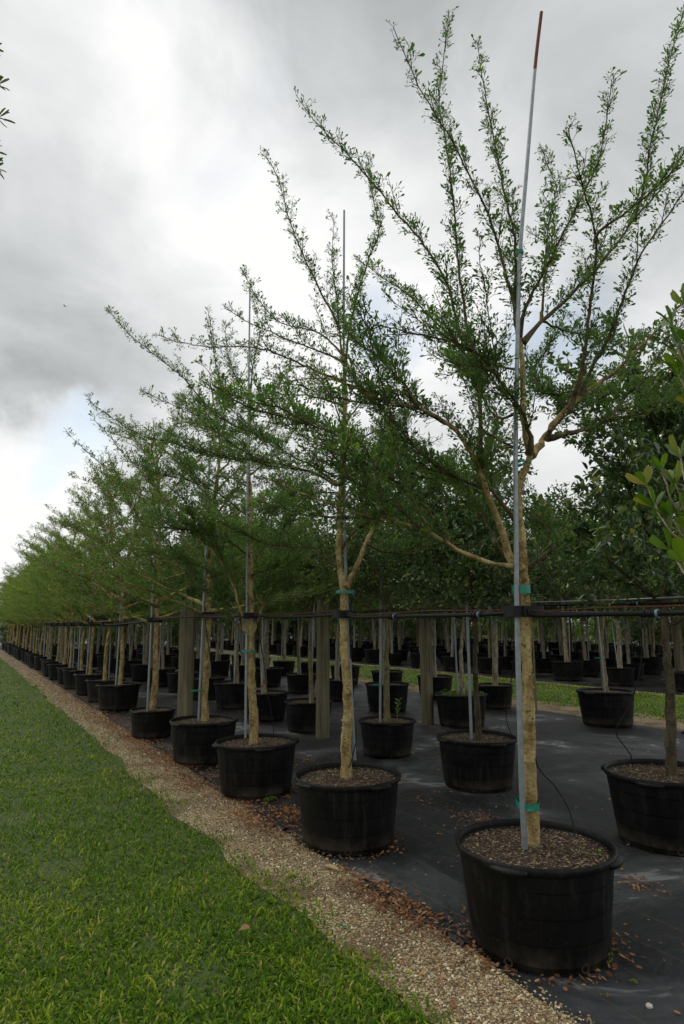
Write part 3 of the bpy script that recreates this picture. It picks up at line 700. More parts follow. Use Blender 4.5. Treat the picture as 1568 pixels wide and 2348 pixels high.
Y1 = 3.67
L1 = [
 # upper leader pieces
 px_limb([(1190, 775), (1181, 720), (1181, 592), (1178, 531), (1162, 470), (1147, 396), (1135, 332), (1126, 286), (1106, 180), (1093, 92)], Y1, .30, .016, .0022, .1),
 px_limb([(1190, 775), (1178, 699), (1159, 623), (1141, 561), (1120, 494), (1107, 465), (1083, 413), (1055, 361), (1037, 325), (1012, 285), (985, 239), (960, 196), (925, 120), (902, 62)], Y1, -.35, .014, .0022, .04),
 px_limb([(1200, 785), (1242, 736), (1272, 714), (1315, 668), (1364, 622), (1395, 580), (1425, 543), (1456, 500), (1510, 440), (1568, 352), (1640, 270)], Y1, .1, .016, .0025, .1),
 px_limb([(1190, 772), (1205, 705), (1242, 632), (1272, 570), (1303, 513), (1340, 440), (1372, 365), (1387, 290), (1402, 185)], Y1, -.15, .014, .0022, .06),
 px_limb([(1242, 736), (1248, 640), (1254, 552), (1263, 480), (1275, 430), (1255, 380), (1240, 336)], Y1 + .01, .9, .010, .002, .1),
 # the right hand limb and its forks
 px_limb([(1216, 1042), (1240, 1018), (1250, 1000), (1275, 965), (1300, 935), (1327, 912), (1373, 878), (1410, 852), (1456, 806), (1517, 745), (1580, 680), (1660, 610)], Y1, .55, .025, .003, .25),
 px_limb([(1303, 940), (1318, 905), (1333, 852), (1346, 760), (1352, 699), (1361, 638), (1367, 562), (1358, 500), (1346, 458), (1330, 409), (1315, 348), (1303, 296)], Y1 + .03, -.75, .019, .0028, .06),
 px_limb([(1367, 555), (1373, 531), (1425, 494), (1486, 445), (1532, 403), (1575, 365), (1640, 320)], Y1 - .48, -.35, .011, .0025, .04),
 px_limb([(1330, 905), (1352, 852), (1382, 800), (1413, 730), (1440, 653), (1471, 580), (1517, 513), (1568, 439), (1620, 360)], Y1 + .06, -.45, .015, .0025, .05),
 px_limb([(1456, 500), (1470, 450), (1480, 409), (1489, 348), (1502, 286), (1530, 160), (1556, 66), (1572, 10)], Y1 + .05, .0, .008, .002, .05),
 px_limb([(1256, 1004), (1303, 994), (1349, 982), (1401, 963), (1456, 951), (1517, 936), (1580, 920), (1650, 890)], Y1 + .03, .55, .019, .003, .2),
 px_limb([(1401, 961), (1419, 927), (1450, 893), (1480, 860), (1540, 775), (1590, 700)], Y1 + .2, .3, .011, .0025, .1),
 px_limb([(1215, 1040), (1218, 1000), (1211, 985), (1202, 955), (1178, 915), (1144, 872), (1107, 821), (1070, 795), (1000, 775), (930, 760), (866, 744)], Y1 - .02, -.6, .017, .0025, .12),
 px_limb([(1345, 895), (1310, 895), (1280, 905), (1240, 890), (1224, 860), (1236, 820), (1264, 800)], Y1 + .1, .45, .008, .002, .1),
 # left limbs
 px_limb([(1188, 1305), (1172, 1285), (1160, 1242), (1138, 1181), (1117, 1129), (1099, 1074), (1077, 1034), (1047, 988), (1016, 964), (986, 948), (955, 934), (903, 924), (863, 912), (820, 892), (776, 873), (699, 868), (640, 880)], Y1, -.45, .031, .0025, .32),
 px_limb([(1099, 1062), (1102, 982), (1099, 921), (1096, 860), (1085, 800), (1070, 743), (1058, 661), (1046, 569), (1043, 508), (1037, 447), (1028, 371), (1018, 300), (1006, 233), (1012, 172), (1022, 90), (1030, 27)], Y1 - .08, .3, .016, .0022, .14),
 px_limb([(1088, 830), (1070, 790), (1049, 743), (1028, 661), (997, 600), (951, 533), (915, 496), (875, 444), (829, 392), (783, 340), (731, 288), (679, 218)], Y1 + .05, -.15, .013, .002, .12),
 px_limb([(1086, 835), (1050, 790), (997, 737), (936, 676), (890, 646), (844, 612), (816, 594)], Y1 + .02, .5, .009, .002, .06),
 px_limb([(958, 936), (937, 896), (913, 865), (883, 834), (837, 798), (797, 776), (740, 758)], Y1 - .3, .2, .010, .0022, .08),
 px_limb([(1186, 1200), (1175, 1185), (1154, 1159), (1129, 1126), (1108, 1117), (1062, 1101), (1016, 1080), (976, 1049), (946, 1016), (918, 985), (879, 945), (842, 905), (802, 850), (780, 815)], Y1 + .04, -.4, .017, .0025, .2),
 px_limb([(1186, 1305), (1175, 1300), (1138, 1294), (1093, 1281), (1047, 1260), (1022, 1242), (986, 1223), (961, 1211), (925, 1199), (879, 1190), (833, 1179), (788, 1170), (745, 1152), (699, 1134), (662, 1119), (600, 1092)], Y1 - .02, -.75, .020, .0025, .34),
 px_limb([(965, 1210), (925, 1171), (879, 1141), (833, 1116), (802, 1101), (760, 1085), (705, 1066)], Y1 - .38, -.25, .010, .0022, .12),
 px_limb([(1022, 1240), (1001, 1202), (979, 1165), (949, 1141), (918, 1113), (879, 1080), (842, 1043), (802, 1006), (782, 993), (730, 981), (684, 957), (638, 935), (583, 920), (535, 908), (492, 884)], Y1 - .25, -.7, .012, .0022, .2),
 px_limb([(1180, 1295), (1166, 1284), (1138, 1242), (1123, 1211), (1108, 1171), (1086, 1150), (1084, 1110), (1086, 1060), (1080, 1000)], Y1 + .04, .7, .013, .0025, .4),
 px_limb([(1100, 985), (1130, 1000), (1150, 1012), (1176, 1024)], Y1 - .05, .05, .008, .006, .3),
 px_limb([(1118, 1133), (1060, 1112), (1010, 1098), (960, 1096), (900, 1094), (850, 1090)], Y1, .6, .009, .0022, .15),
 px_limb([(1205, 1300), (1242, 1275), (1269, 1239), (1262, 1215), (1257, 1196)], Y1, .35, .012, .0025, .3),
 px_limb([(1192, 940), (1150, 960), (1120, 935), (1090, 870), (1040, 830), (1010, 810)], Y1 + .03, .7, .009, .002, .1),
 px_limb([(1190, 850), (1160, 842), (1110, 838), (1050, 850), (1010, 870)], Y1, .4, .009, .002, .1),
 px_limb([(1260, 990), (1300, 950), (1340, 930), (1400, 900), (1440, 850)], Y1 + .05, .9, .009, .002, .1),
 px_limb([(1240, 735), (1300, 760), (1360, 770), (1420, 790), (1470, 770)], Y1 + .1, .8, .008, .002, .1),
]
T1 = traced_tree('tree', 'small-leaved tree with pale bark tied to the orange-tipped stake', (1222, 1941), Y1,
    [(1219, 1870), (1215, 1790), (1213, 1700), (1210, 1600), (1208, 1500), (1205, 1405), (1202, 1340), (1199, 1290), (1196, 1240), (1191, 1195), (1186, 1150), (1192, 1115), (1203, 1080), (1214, 1045), (1206, 1000), (1199, 940), (1198, 870), (1196, 810), (1191, 772)],
    .043, .014, L1, 1.42, .125, single=300, step=.0130, lmax=.32)
k0 = at(1186, 1352, 3.6); k1 = at(1205, 1842, 3.62); k2 = at(1190, 1062, 3.62); k3 = at(1192, 580, 3.66)
stk = [at(1203, 1945, 3.58), at(1196, 1800, 3.58), at(1190, 1600, 3.58), at(1185, 1405, 3.58), at(1183, 1200, 3.58), at(1182, 1000, 3.59), at(1187, 760, 3.60), at(1192, 580, 3.62), at(1208, 380, 3.62), at(1226, 160, 3.62), at(1241, 28, 3.62)]
steel_stake(stk, 'tall bent steel stake with a rust-red painted tip', .0160, (
    (at(1194.5, 1352, 3.64), .050, .085, .0, .048, False), (at(1209.5, 1842, 3.64), .060, .085, .0, .034, False), (at(1189, 1062, 3.64), .034, .065, .0, .020, True), (at(1191, 580, 3.63), .024, .03, 0, .02, False)), top_rust=.905)

Y2 = 5.17
L2 = [
 px_limb([(785, 810), (777, 749), (774, 700), (765, 640), (761, 600), (762, 560), (765, 500)], Y2, .1, .010, .002, .05),
 px_limb([(779, 755), (760, 712), (737, 673), (707, 609), (676, 539), (655, 477), (640, 416), (620, 375), (598, 350)], Y2, -.3, .013, .002, .06),
 px_limb([(791, 840), (800, 760), (811, 707), (829, 645), (850, 584), (869, 529), (860, 478), (850, 410), (842, 350)], Y2, .25, .013, .002, .08),
 px_limb([(788, 815), (735, 765), (690, 752), (640, 738), (592, 688), (572, 650), (553, 620)], Y2, .35, .011, .002, .1),
 px_limb([(789, 830), (740, 808), (669, 782), (623, 761), (577, 743), (531, 715), (512, 698)], Y2, -.4, .012, .002, .1),
 px_limb([(791, 875), (730, 853), (669, 825), (617, 804), (562, 795), (483, 795), (412, 785), (362, 768)], Y2, -.7, .013, .002, .1),
 px_limb([(786, 1100), (769, 1112), (730, 1088), (669, 1070), (607, 1059), (546, 1050), (458, 1036), (380, 1010)], Y2, -.3, .017, .0022, .12),
 px_limb([(784, 1120), (760, 1100), (720, 1070), (660, 1040), (600, 1000), (540, 990), (470, 970)], Y2, .6, .013, .002, .12),
 px_limb([(776, 1305), (762, 1293), (726, 1259), (680, 1253), (628, 1250), (591, 1238), (540, 1215), (480, 1190)], Y2, -.1, .014, .0022, .15),
 px_limb([(792, 1350), (802, 1328), (817, 1299), (839, 1247), (857, 1207), (866, 1186), (885, 1120), (905, 1040), (930, 950), (950, 880)], Y2, .45, .030, .003, .3),
 px_limb([(862, 1196), (890, 1180), (940, 1165), (990, 1130), (1040, 1080)], Y2 + .15, .4, .014, .0025, .15),
 px_limb([(840, 1247), (880, 1265), (930, 1262), (980, 1250)], Y2 + .1, .5, .009, .002, .15),
 px_limb([(783, 1257), (798, 1235), (811, 1219), (827, 1201), (850, 1140), (862, 1080), (880, 1010)], Y2, -.4, .013, .0025, .2),
 px_limb([(788, 990), (800, 960), (830, 920), (870, 870), (900, 800)], Y2, .4, .012, .002, .1),
 px_limb([(788, 1000), (820, 1005), (870, 985), (930, 960), (985, 930)], Y2, .7, .012, .002, .1),
 px_limb([(787, 990), (772, 940), (757, 905), (730, 870), (700, 855)], Y2, -.2, .010, .002, .1),
 px_limb([(780, 1130), (730, 1130), (680, 1150), (620, 1165), (560, 1170)], Y2, .8, .011, .002, .12),
 px_limb([(783, 1090), (830, 1065), (890, 1050), (950, 1040)], Y2, -.5, .011, .002, .12),
 px_limb([(789, 930), (740, 915), (690, 905), (640, 915), (590, 910)], Y2, .5, .011, .002, .1),
]
T2 = traced_tree('tree', 'small-leaved tree whose trunk forks above a green tie, second from the orange-tipped stake', (796, 1787), Y2,
    [(795, 1735), (793, 1700), (798, 1635), (795, 1574), (791, 1513), (787, 1452), (787, 1390), (788, 1354), (781, 1317), (776, 1268), (779, 1207), (780, 1146), (782, 1115), (785, 1054), (788, 993), (792, 932), (791, 871), (785, 805)],
    .047, .011, L2, 1.35, .11, step=.0135, lmax=.36)
steel_stake([at(813, 1742, 5.24), at(808, 1640, 5.24), at(799, 1450, 5.25), at(791, 1250, 5.25), at(789, 1000, 5.24), at(788, 760, 5.24), at(789, 482, 5.24)],
    'plain steel stake behind the trunk that forks above a green tie', .014, ((at(792, 1357, 5.21), .068, .08, 1.2, .026, True), (at(787, 917, 5.21), .04, .05, .5, .03, False)))

Y3 = 6.62
L3 = [
 px_limb([(575, 993), (535, 975), (495, 950), (461, 914), (425, 871), (382, 834), (336, 798), (296, 767), (248, 711)], Y3, -.5, .013, .002, .1),
 px_limb([(572, 1025), (520, 993), (474, 963), (428, 941), (376, 920), (321, 893)], Y3, -.2, .012, .002, .1),
 px_limb([(516, 985), (514, 950), (513, 917), (504, 871), (489, 804), (480, 728)], Y3 - .1, .1, .009, .002, .05),
 px_limb([(575, 890), (580, 840), (588, 800), (596, 764), (590, 720), (582, 690)], Y3, .1, .010, .002, .05),
 px_limb([(573, 920), (550, 880), (530, 840), (520, 790), (515, 740)], Y3, .4, .009, .002, .08),
 px_limb([(574, 1180), (550, 1170), (523, 1146), (483, 1122), (428, 1100), (370, 1085), (310, 1050)], Y3, .3, .013, .002, .15),
 px_limb([(570, 1060), (520, 1050), (460, 1040), (400, 1015), (330, 1000), (260, 960), (200, 915)], Y3, -.6, .014, .002, .1),
 px_limb([(574, 1455), (561, 1444), (556, 1411), (548, 1385), (530, 1330), (500, 1280), (460, 1240), (400, 1200), (330, 1180)], Y3, -.5, .024, .0025, .25),
 px_limb([(574, 1458), (584, 1439), (600, 1398), (607, 1385), (630, 1330), (660, 1290), (700, 1250)], Y3, .5, .024, .0025, .25),
 px_limb([(570, 1460), (561, 1449), (528, 1418), (518, 1400), (490, 1370), (440, 1340), (390, 1330)], Y3, .3, .018, .0025, .25),
 px_limb([(575, 1300), (600, 1260), (640, 1220), (680, 1180), (700, 1120)], Y3, .5, .015, .0025, .15),
 px_limb([(575, 1280), (540, 1250), (500, 1230), (430, 1215), (360, 1210)], Y3, -.6, .013, .0025, .15),
 px_limb([(571, 1090), (610, 1060), (650, 1020), (690, 960)], Y3, .3, .012, .002, .12),
 px_limb([(573, 960), (600, 920), (640, 880), (670, 830)], Y3, .2, .011, .002, .1),
 px_limb([(574, 1230), (620, 1180), (650, 1150), (700, 1110)], Y3, -.6, .012, .002, .12),
 px_limb([(573, 1120), (540, 1100), (500, 1090), (440, 1070), (380, 1050)], Y3, .7, .011, .002, .1),
 px_limb([(573, 1320), (600, 1310), (640, 1300), (690, 1310)], Y3, -.5, .012, .002, .15),
 px_limb([(574, 1350), (540, 1320), (490, 1310), (430, 1290), (370, 1280)], Y3, .6, .012, .002, .15),
]
T3 = traced_tree('tree', 'small-leaved tree with a low three-way fork, third from the orange-tipped stake', (583, 1694), Y3,
    [(582, 1654), (577, 1577), (575, 1500), (574, 1457), (575, 1423), (575, 1398), (575, 1330), (575, 1253), (575, 1146), (569, 1054), (572, 963), (575, 886)], .050, .010, L3, 1.42, .10, step=.0150, lmax=.38)
steel_stake([at(563, 1690, 6.58), at(564, 1560, 6.58), at(566, 1420, 6.58), at(567, 1130, 6.58), at(570, 900, 6.58), at(573, 662, 6.58)], 'steel stake beside the low three-way fork', .0135, ((at(571, 1492, 6.6), .075, .085, .2, .022, False),))

# ------------------------------------------------------------------ lawn row: grown trees
def grown_small(seed, joined=True):
    """an upright small-leaved tree on the ground origin; returns (trunk mesh, foliage mesh)"""
    st = random.getstate(); random.seed(seed)
    H_ = random.uniform(4.1, 4.6); fork = random.uniform(1.12, 1.36)
    tr = resample([(0, 0, -.05), (random.uniform(-.02, .02), random.uniform(-.02, .02), .5), (random.uniform(-.03, .03), random.uniform(-.03, .03), fork), (random.uniform(-.06, .06), random.uniform(-.06, .06), 2.2), (random.uniform(-.12, .12), random.uniform(-.12, .12), 3.3), (random.uniform(-.2, .2), random.uniform(-.2, .2), H_)], .07, .003)
    k = len(tr); u = np.linspace(0, 1, k); rr = .035 * (1 - u) ** .75 + .0025; rr[:2] *= 1.15
    mb = MB(); tube(mb, tr, rr, 10, wob=.05)
    limbs = []; az = random.uniform(0, 6.28); nl = 24
    for i in range(nl):
        z = fork + (H_ * .86 - fork) * (i / (nl - 1)) ** 1.15; az += 2.4 + random.uniform(-.4, .4)
        j = int(np.argmin(abs(tr[:, 2] - z))); p0 = tr[j]
        Ln = (1.85 - .95 * (i / nl)) * random.uniform(.70, 1.18); el = rad(random.uniform(4, 28) + 40 * (i / nl))
        h = np.array([math.cos(az), math.sin(az), 0]); s_ = np.array([-h[1], h[0], 0]); bend = random.uniform(-.25, .25)
        pts = [p0 + (h * math.cos(el) * v + s_ * bend * v * v * .5 + np.array([0, 0, math.sin(el) * v + .12 * v * v * (1 if i % 3 else -.6)])) * Ln for v in (0, .25, .5, .75, 1)]
        main = resample(pts, .07, .005); limbs.append((main, max(.007, .024 - .015 * i / nl) if i > 3 else .026, .0022, .16))
        for q in range(2):
            v = random.uniform(.25, .75); b = main[int(v * (len(main) - 1))]; sg = 1 if q % 2 else -1
            d = unit(h * math.cos(el) + s_ * sg * random.uniform(.22, .55) + np.array([0, 0, random.uniform(.0, .35)])); l2 = Ln * random.uniform(.3, .5) * (1.2 - v * .5)
            limbs.append((resample([b, b + d * l2 * .5 + [0, 0, .02], b + d * l2 + [0, 0, .10 * l2]], .07, .004), .0065, .002, .06))
    tmp = empty('tmp', (0, 0, 0))
    finish_small_tree(tmp, limbs, np.zeros(3), 1.65, .115, M['bark_tan'], M['leaf_small'], step=.022, joined=mb, lmax=.36)
    fol = tmp.children[0].data; bpy.data.objects.remove(tmp.children[0]); bpy.data.objects.remove(tmp)
    tm = mb.mesh('trunk', M['bark_tan']); random.setstate(st)
    return tm, fol
SV = [grown_small(100 + i) for i in range(4)]
SVB = []
for (a, b) in SV:
    SVB.append((a, b, M['leaf_bright']))
def place_tree(name, var, pos, rz, sc, label, group, cat='tree'):
    r = empty(name, (pos[0], pos[1], .44), label, cat, group, rz, sc)
    link('trunk', var[0], r); fo = tag(link('foliage', var[1], r), kind='stuff')
    if len(var) > 2: fo.material_slots[0].link = 'OBJECT'; fo.material_slots[0].material = var[2]
    return r
def straight_stake(pos, h, label, group, lean=.02, r=.0165, cache={}):
    if 'm' not in cache:
        mb = MB(); tube(mb, [(0, 0, -.06), (0, 0, .5), (0, 0, 1)], .0165, 8); cache['m'] = mb.mesh('shaft', M['steel'])
        mb = MB(); tube(mb, [(0.03, 0.02, -.006), (0.03, 0.02, .006)], .075, 12, cap=False); cache['t'] = mb.mesh('green_tie', M['tape'])
    q = empty('steel_stake', (pos[0], pos[1], .44), label, 'stake', group); q.rotation_euler = (random.uniform(-lean, lean), random.uniform(-lean, lean), random.uniform(-3, 3))
    sft = link('shaft', cache['m'], q); sft.scale = (1, 1, h)
    if random.random() < .6:
        tt = link('green_tie', cache['t'], q); tt.location = (0, 0, random.uniform(.35, .9))
    return q
b4 = at(470, 1652, 8.15)
place_tree('small_leaved_tree', SV[0], (b4[0], b4[1]), 2.2, (1.25, 1.25, 1.05), 'small-leaved tree beside the thick wooden post of the lawn row', 'small-leaved trees along the lawn')
straight_stake((b4[0] - .075, b4[1] - .02), 3.6, 'steel stake beside the thick wooden post of the lawn row', 'steel stakes of the lawn row', .008)
place_tree('small_leaved_tree', SV[1], p5, .7, (1.3, 1.3, 1.03), 'small-leaved tree in the smaller pot before the gap in the lawn row', 'small-leaved trees along the lawn')
straight_stake(p5 + NV * -.08, 2.6, 'steel stake in the smaller pot before the gap', 'steel stakes of the lawn row', .008)
place_tree('small_leaved_tree', SV[2], p6, 4.0, (1.3, 1.3, 1.04), 'small-leaved tree at the far side of the gap in the lawn row', 'small-leaved trees along the lawn')
straight_stake(p6 + NV * -.07, 2.6, 'steel stake at the far side of the gap in the lawn row', 'steel stakes of the lawn row', .008)
for i, s_ in enumerate(s1_rest[2:]):
    q = ns(R1N + random.uniform(-.05, .05), s_)
    V_ = SV if i < 1 else SVB
    place_tree('small_leaved_tree', V_[(i + 3) % 4], q, random.uniform(0, 6.28), (lambda a: (a, a, random.uniform(.88, 1.12)))(random.uniform(1.12, 1.42)), 'small-leaved tree in the %s pot past the gap pot of the lawn row' % LROW[i], 'closely spaced trees of the lawn row')
    if i < 12: straight_stake(q + DV * random.uniform(-.05, .05) + NV * random.choice((-.08, .08)), random.uniform(2.0, 3.2), 'steel stake in the %s pot past the gap pot of the lawn row' % LROW[i], 'stakes of the closely spaced trees')

# ================================================================== BROAD-LEAVED TREES behind
def grown_broad(seed, H_=3.2, rad_=1.15, dens=1.0, lsize=.066, trunk_r=.045, bark='bark_olive', leafm='leaf_broad', fork=1.30, single_for=None, world_at=None, wb=1.0):
    random.seed(seed)
    tr = resample([(0, 0, -.05), (random.uniform(-.05, .05) * wb, random.uniform(-.05, .05) * wb, fork * .6), (random.uniform(-.06, .06) * wb, random.uniform(-.06, .06) * wb, fork), (random.uniform(-.15, .15) * wb, random.uniform(-.15, .15) * wb, H_ * .75)], .07, .004)
    u = np.linspace(0, 1, len(tr)); mb = MB(); tube(mb, tr, trunk_r * (1 - .75 * u), 9, wob=.05)
    nodes = []; az = random.uniform(0, 6.28)
    for i in range(15):
        z = fork * .97 + (H_ * .74 - fork) * i / 14; az += 2.4 + random.uniform(-.5, .5); j = int(np.argmin(abs(tr[:, 2] - z))); p0 = tr[j]
        el = rad(random.uniform(14, 42) + 33 * i / 14); h = np.array([math.cos(az), math.sin(az), 0]); frac = i / 14
        Ln = rad_ * (1.05 - .25 * frac) * random.uniform(.8, 1.1)
        main = resample([p0, p0 + (h * math.cos(el) + [0, 0, math.sin(el)]) * Ln * .5, p0 + (h * math.cos(el) + [0, 0, math.sin(el) * 1.15]) * Ln], .08, .008)
        tube(mb, main, np.linspace(.018, .004, len(main)), 5, cap=False)
        for q in range(int(18 * dens)):
            v = random.uniform(.15, 1); b = main[int(v * (len(main) - 1))]; d = unit(h * .5 + rng.normal(size=3) * np.array([.75, .75, .5]) + [0, 0, .35]); l2 = random.uniform(.2, .52)
            tw = resample([b, b + d * l2 * .5 + [0, 0, .01], b + d * l2], .06, .006); tube(mb, tw, np.linspace(.004, .0015, len(tw)), 3, cap=False)
            nodes.append(tuft_nodes(tw, .1, .045))
            for r2 in range(2):
                e = tw[random.randrange(len(tw) // 2, len(tw))]; d2 = unit(d + rng.normal(size=3) * .8); l3 = random.uniform(.1, .24)
                t2 = np.array([e, e + d2 * l3 * .5, e + d2 * l3]); nodes.append(tuft_nodes(t2, .05, .04)); tube(mb, t2, np.linspace(.0022, .0012, 3), 3, cap=False)
    P = np.concatenate([n[0] for n in nodes]); T = np.concatenate([n[1] for n in nodes]); cnt = rng.integers(1, 5, len(P)); idx = np.repeat(np.arange(len(P)), cnt); k = len(idx)
    LP = P[idx] + rng.normal(size=(k, 3)) * .012; LD = unit(T[idx] * .5 + rng.normal(size=(k, 3)) * .7 + np.array([0, 0, -.12])); LL = rng.uniform(.55, 1.25, k) * lsize
    fr = leaf_frames(LD); LW = LL * rng.uniform(.38, .55, k); keep = np.ones(k, bool)
    if single_for is not None:
        d = np.linalg.norm(LP + np.asarray(world_at) - np.array([0, 0, HC]), axis=1)
        for i in np.argsort(-LL / d)[:300]:
            keep[i] = False; leaf_object('leaf', ELL, M[leafm], single_for, LP[i], fr[0][i], fr[1][i], fr[2][i], LL[i], LW[i])
    lm = MB(); leaves(lm, LP[keep], None, LL[keep], LW[keep], ELL, tuple(a[keep] for a in fr))
    return mb.mesh('trunk', M[bark]), lm.mesh('foliage', M[leafm], smooth=False)
BV = [grown_broad(200, 3.0, bark='bark_grey'), grown_broad(201, 3.5, 1.25, bark='bark_grey', trunk_r=.055), grown_broad(202, 2.9, 1.2, leafm='leaf_olive', lsize=.064), grown_broad(203, 3.6, 1.2, leafm='leaf_bright', lsize=.066, bark='bark_grey', trunk_r=.06),
      grown_broad(204, 3.3, 1.25, bark='bark_grey', trunk_r=.06, leafm='leaf_olive')]

# second row, the trees that show large
R2N = 4.75
def staked(pos, h, label, group): return straight_stake(pos, h, label, group, .03)
ORD = ['', '', 'second', 'third', 'fourth']
pr = atz(1489, 1757, .45); prp = ns(4.72, 3.2)
make_pot((2.5, 5.16), 'black nursery pot with mossy soil under the dark low-forked trunk', 'pots of the second row', .9, 1.05)
bt = empty('broad_leaved_tree', (2.56, 5.16, .45), 'dark broad-leaved tree with a low fork in the mossy pot', 'tree', 'broad-leaved trees of the second row'); bt.rotation_euler = (0, .055, 0)
tm, fm = grown_broad(300, 3.7, 1.25, 1.25, .072, .044, 'bark_dark', 'leaf_broad', 1.18, bt, (2.56, 5.16, .45), .3)
link('trunk', tm, bt); tag(link('foliage', fm, bt), kind='stuff')
q = np.array([1.40, 6.86]); make_pot(q, 'black nursery pot behind the orange-tipped stake, holding a thin dark trunk', 'pots of the second row', 1.9, 1.0)
bt = empty('broad_leaved_tree', (q[0] + .03, q[1], .45), 'broad-leaved tree with a thin dark straight trunk', 'tree', 'broad-leaved trees of the second row')
tm, fm = grown_broad(301, 2.9, 1.25, 1.25, .066, .036, 'bark_dark', 'leaf_broad', 1.30, bt, (q[0], q[1], .45))
link('trunk', tm, bt); tag(link('foliage', fm, bt), kind='stuff')
staked((q[0] - .06, q[1] - .04), 1.5, 'dull stake against the thin dark straight trunk', 'stakes of the second row')
q = ns(4.80, 6.95); make_pot(q, 'black nursery pot with a yellow-green seedling beside the mossy trunk', 'pots of the second row', .2, .88)
place_tree('broad_leaved_tree', BV[2], q, 1.0, 1.0, 'olive-leaved tree with a mossy thin trunk and low fork', 'broad-leaved trees of the second row')
staked((q[0] - .09, q[1] - .03), 2.3, 'stake beside the mossy thin trunk', 'stakes of the second row')
# the seedling in that pot
sdl = empty('seedling', (q[0] + .12, q[1] - .12, .45), 'yellow-green seedling at the foot of the mossy trunk', 'seedling')
mb = MB(); tube(mb, [(0, 0, -.02), (.01, 0, .12), (.03, 0, .26)], [.004, .003, .0015], 5); mb.build('stem', M['bark_olive'], sdl)
for i in range(14):
    z = .06 + .2 * i / 14; a = i * 2.4; D = unit(np.array([math.cos(a), math.sin(a), .6])); fr_ = leaf_frames(D[None]); leaf_object('leaf', ELL, M['leaf_bright'], sdl, np.array([.01 + z * .05, 0, z]), fr_[0][0], fr_[1][0], fr_[2][0], .06, .028)
def ordn(i): return ORDS[i] if i < 20 else 'twenty-' + ORDS[i - 20]
row_labels = {2: 'second row from the lawn', 3: 'third row from the lawn', 4: 'fourth row from the lawn'}
def plant(n, s, rowname, var, sc=1.0, psc=1.0, stake=True, det=1, tname='broad_leaved_tree', which=None):
    q = ns(n, s); lp, lt, ls = ('%s pot %s' % which, 'tree in the %s pot %s' % which, 'stake in the %s pot %s' % which) if which else ('black nursery pot in the ' + rowname, 'leafy potted tree in the ' + rowname, 'steel stake in the ' + rowname)
    make_pot(q, lp, 'pots of the ' + rowname, random.uniform(0, 6), psc, det)
    place_tree(tname, var, q + np.array([random.uniform(-.05, .05), random.uniform(-.05, .05), 0]), random.uniform(0, 6.28), sc, lt, 'trees of the ' + rowname)
    if stake: straight_stake(q + np.array([random.uniform(-.1, .1), -.06, 0]), random.uniform(1.6, 2.6), ls, 'stakes of the ' + rowname, .05)
random.seed(77)
for i, s_ in enumerate([9.1, 10.55, 12.3, 14.0] + [15.8 + 1.9 * i for i in range(16)]):
    plant(R2N + random.uniform(-.06, .06), s_, row_labels[2], random.choice(BV), random.uniform(.92, 1.1), random.uniform(.9, 1.05), det=1 if s_ < 20 else 0, which=(ordn(i), 'past the seedling pot along the second row from the lawn'))
for i, s_ in enumerate([4.0, 8.25, 10.4, 12.3, 14.2] + [16.1 + 1.95 * i for i in range(15)]):
    plant(7.22 + random.uniform(-.06, .06), s_, row_labels[3], random.choice(BV), random.uniform(.95, 1.15), random.uniform(.9, 1.05), det=1 if s_ < 20 else 0, which=('weedy', 'in the third row from the lawn') if i == 1 else ('lone', 'at the open end of the third row from the lawn') if i == 0 else (ordn(i - 2), 'past the weedy pot along the third row from the lawn'))
for i, s_ in enumerate([7.1, 9.65, 11.6, 13.5] + [15.5 + 1.95 * i for i in range(15)]):
    plant(9.30 + random.uniform(-.06, .06), s_, row_labels[4], random.choice(BV[1:]), random.uniform(1.0, 1.2), 1.13 if s_ < 8 else random.uniform(.9, 1.05), det=1 if s_ < 20 else 0, which=('big lone', 'at the near edge of the far grass strip') if i == 0 else (ordn(i - 1), 'past the grass-edge pot along the fourth row from the lawn'))
far = 0
for ri, n_ in enumerate((15.6, 17.7, 19.9, 22.0, 24.2, 30.5, 32.7, 35.0)):
    s0 = n_ * .50; cnt = 23 if ri < 5 else 18
    for i in range(cnt):
        s_ = s0 + i * 1.75 + random.uniform(-.25, .25)
        if s_ > 50: continue
        rn = ('%s row behind the far grass strip' % ['first', 'second', 'third', 'fourth', 'fifth', 'sixth', 'seventh', 'eighth'][ri])
        plant(n_ + random.uniform(-.1, .1), s_, rn, random.choice(BV), random.uniform(1.05, 1.35), random.uniform(.95, 1.25), stake=(ri < 3), det=0)

for i in range(64):                      # the belt of trees that closes the view behind the blocks of pots
    a = -.60 + 1.33 * i / 63 + random.uniform(-.01, .01); r_ = random.uniform(52, 66)
    P_ = np.array([r_ * math.sin(a), r_ * math.cos(a), 0])
    if P_ @ NV < 3.6: continue
    o = place_tree('broad_leaved_tree', random.choice(BV), P_, random.uniform(0, 6.28), random.uniform(1.7, 2.4), 'leafy tree in the dense far belt behind the last pots', 'trees of the far belt'); o.location.z = -2.9
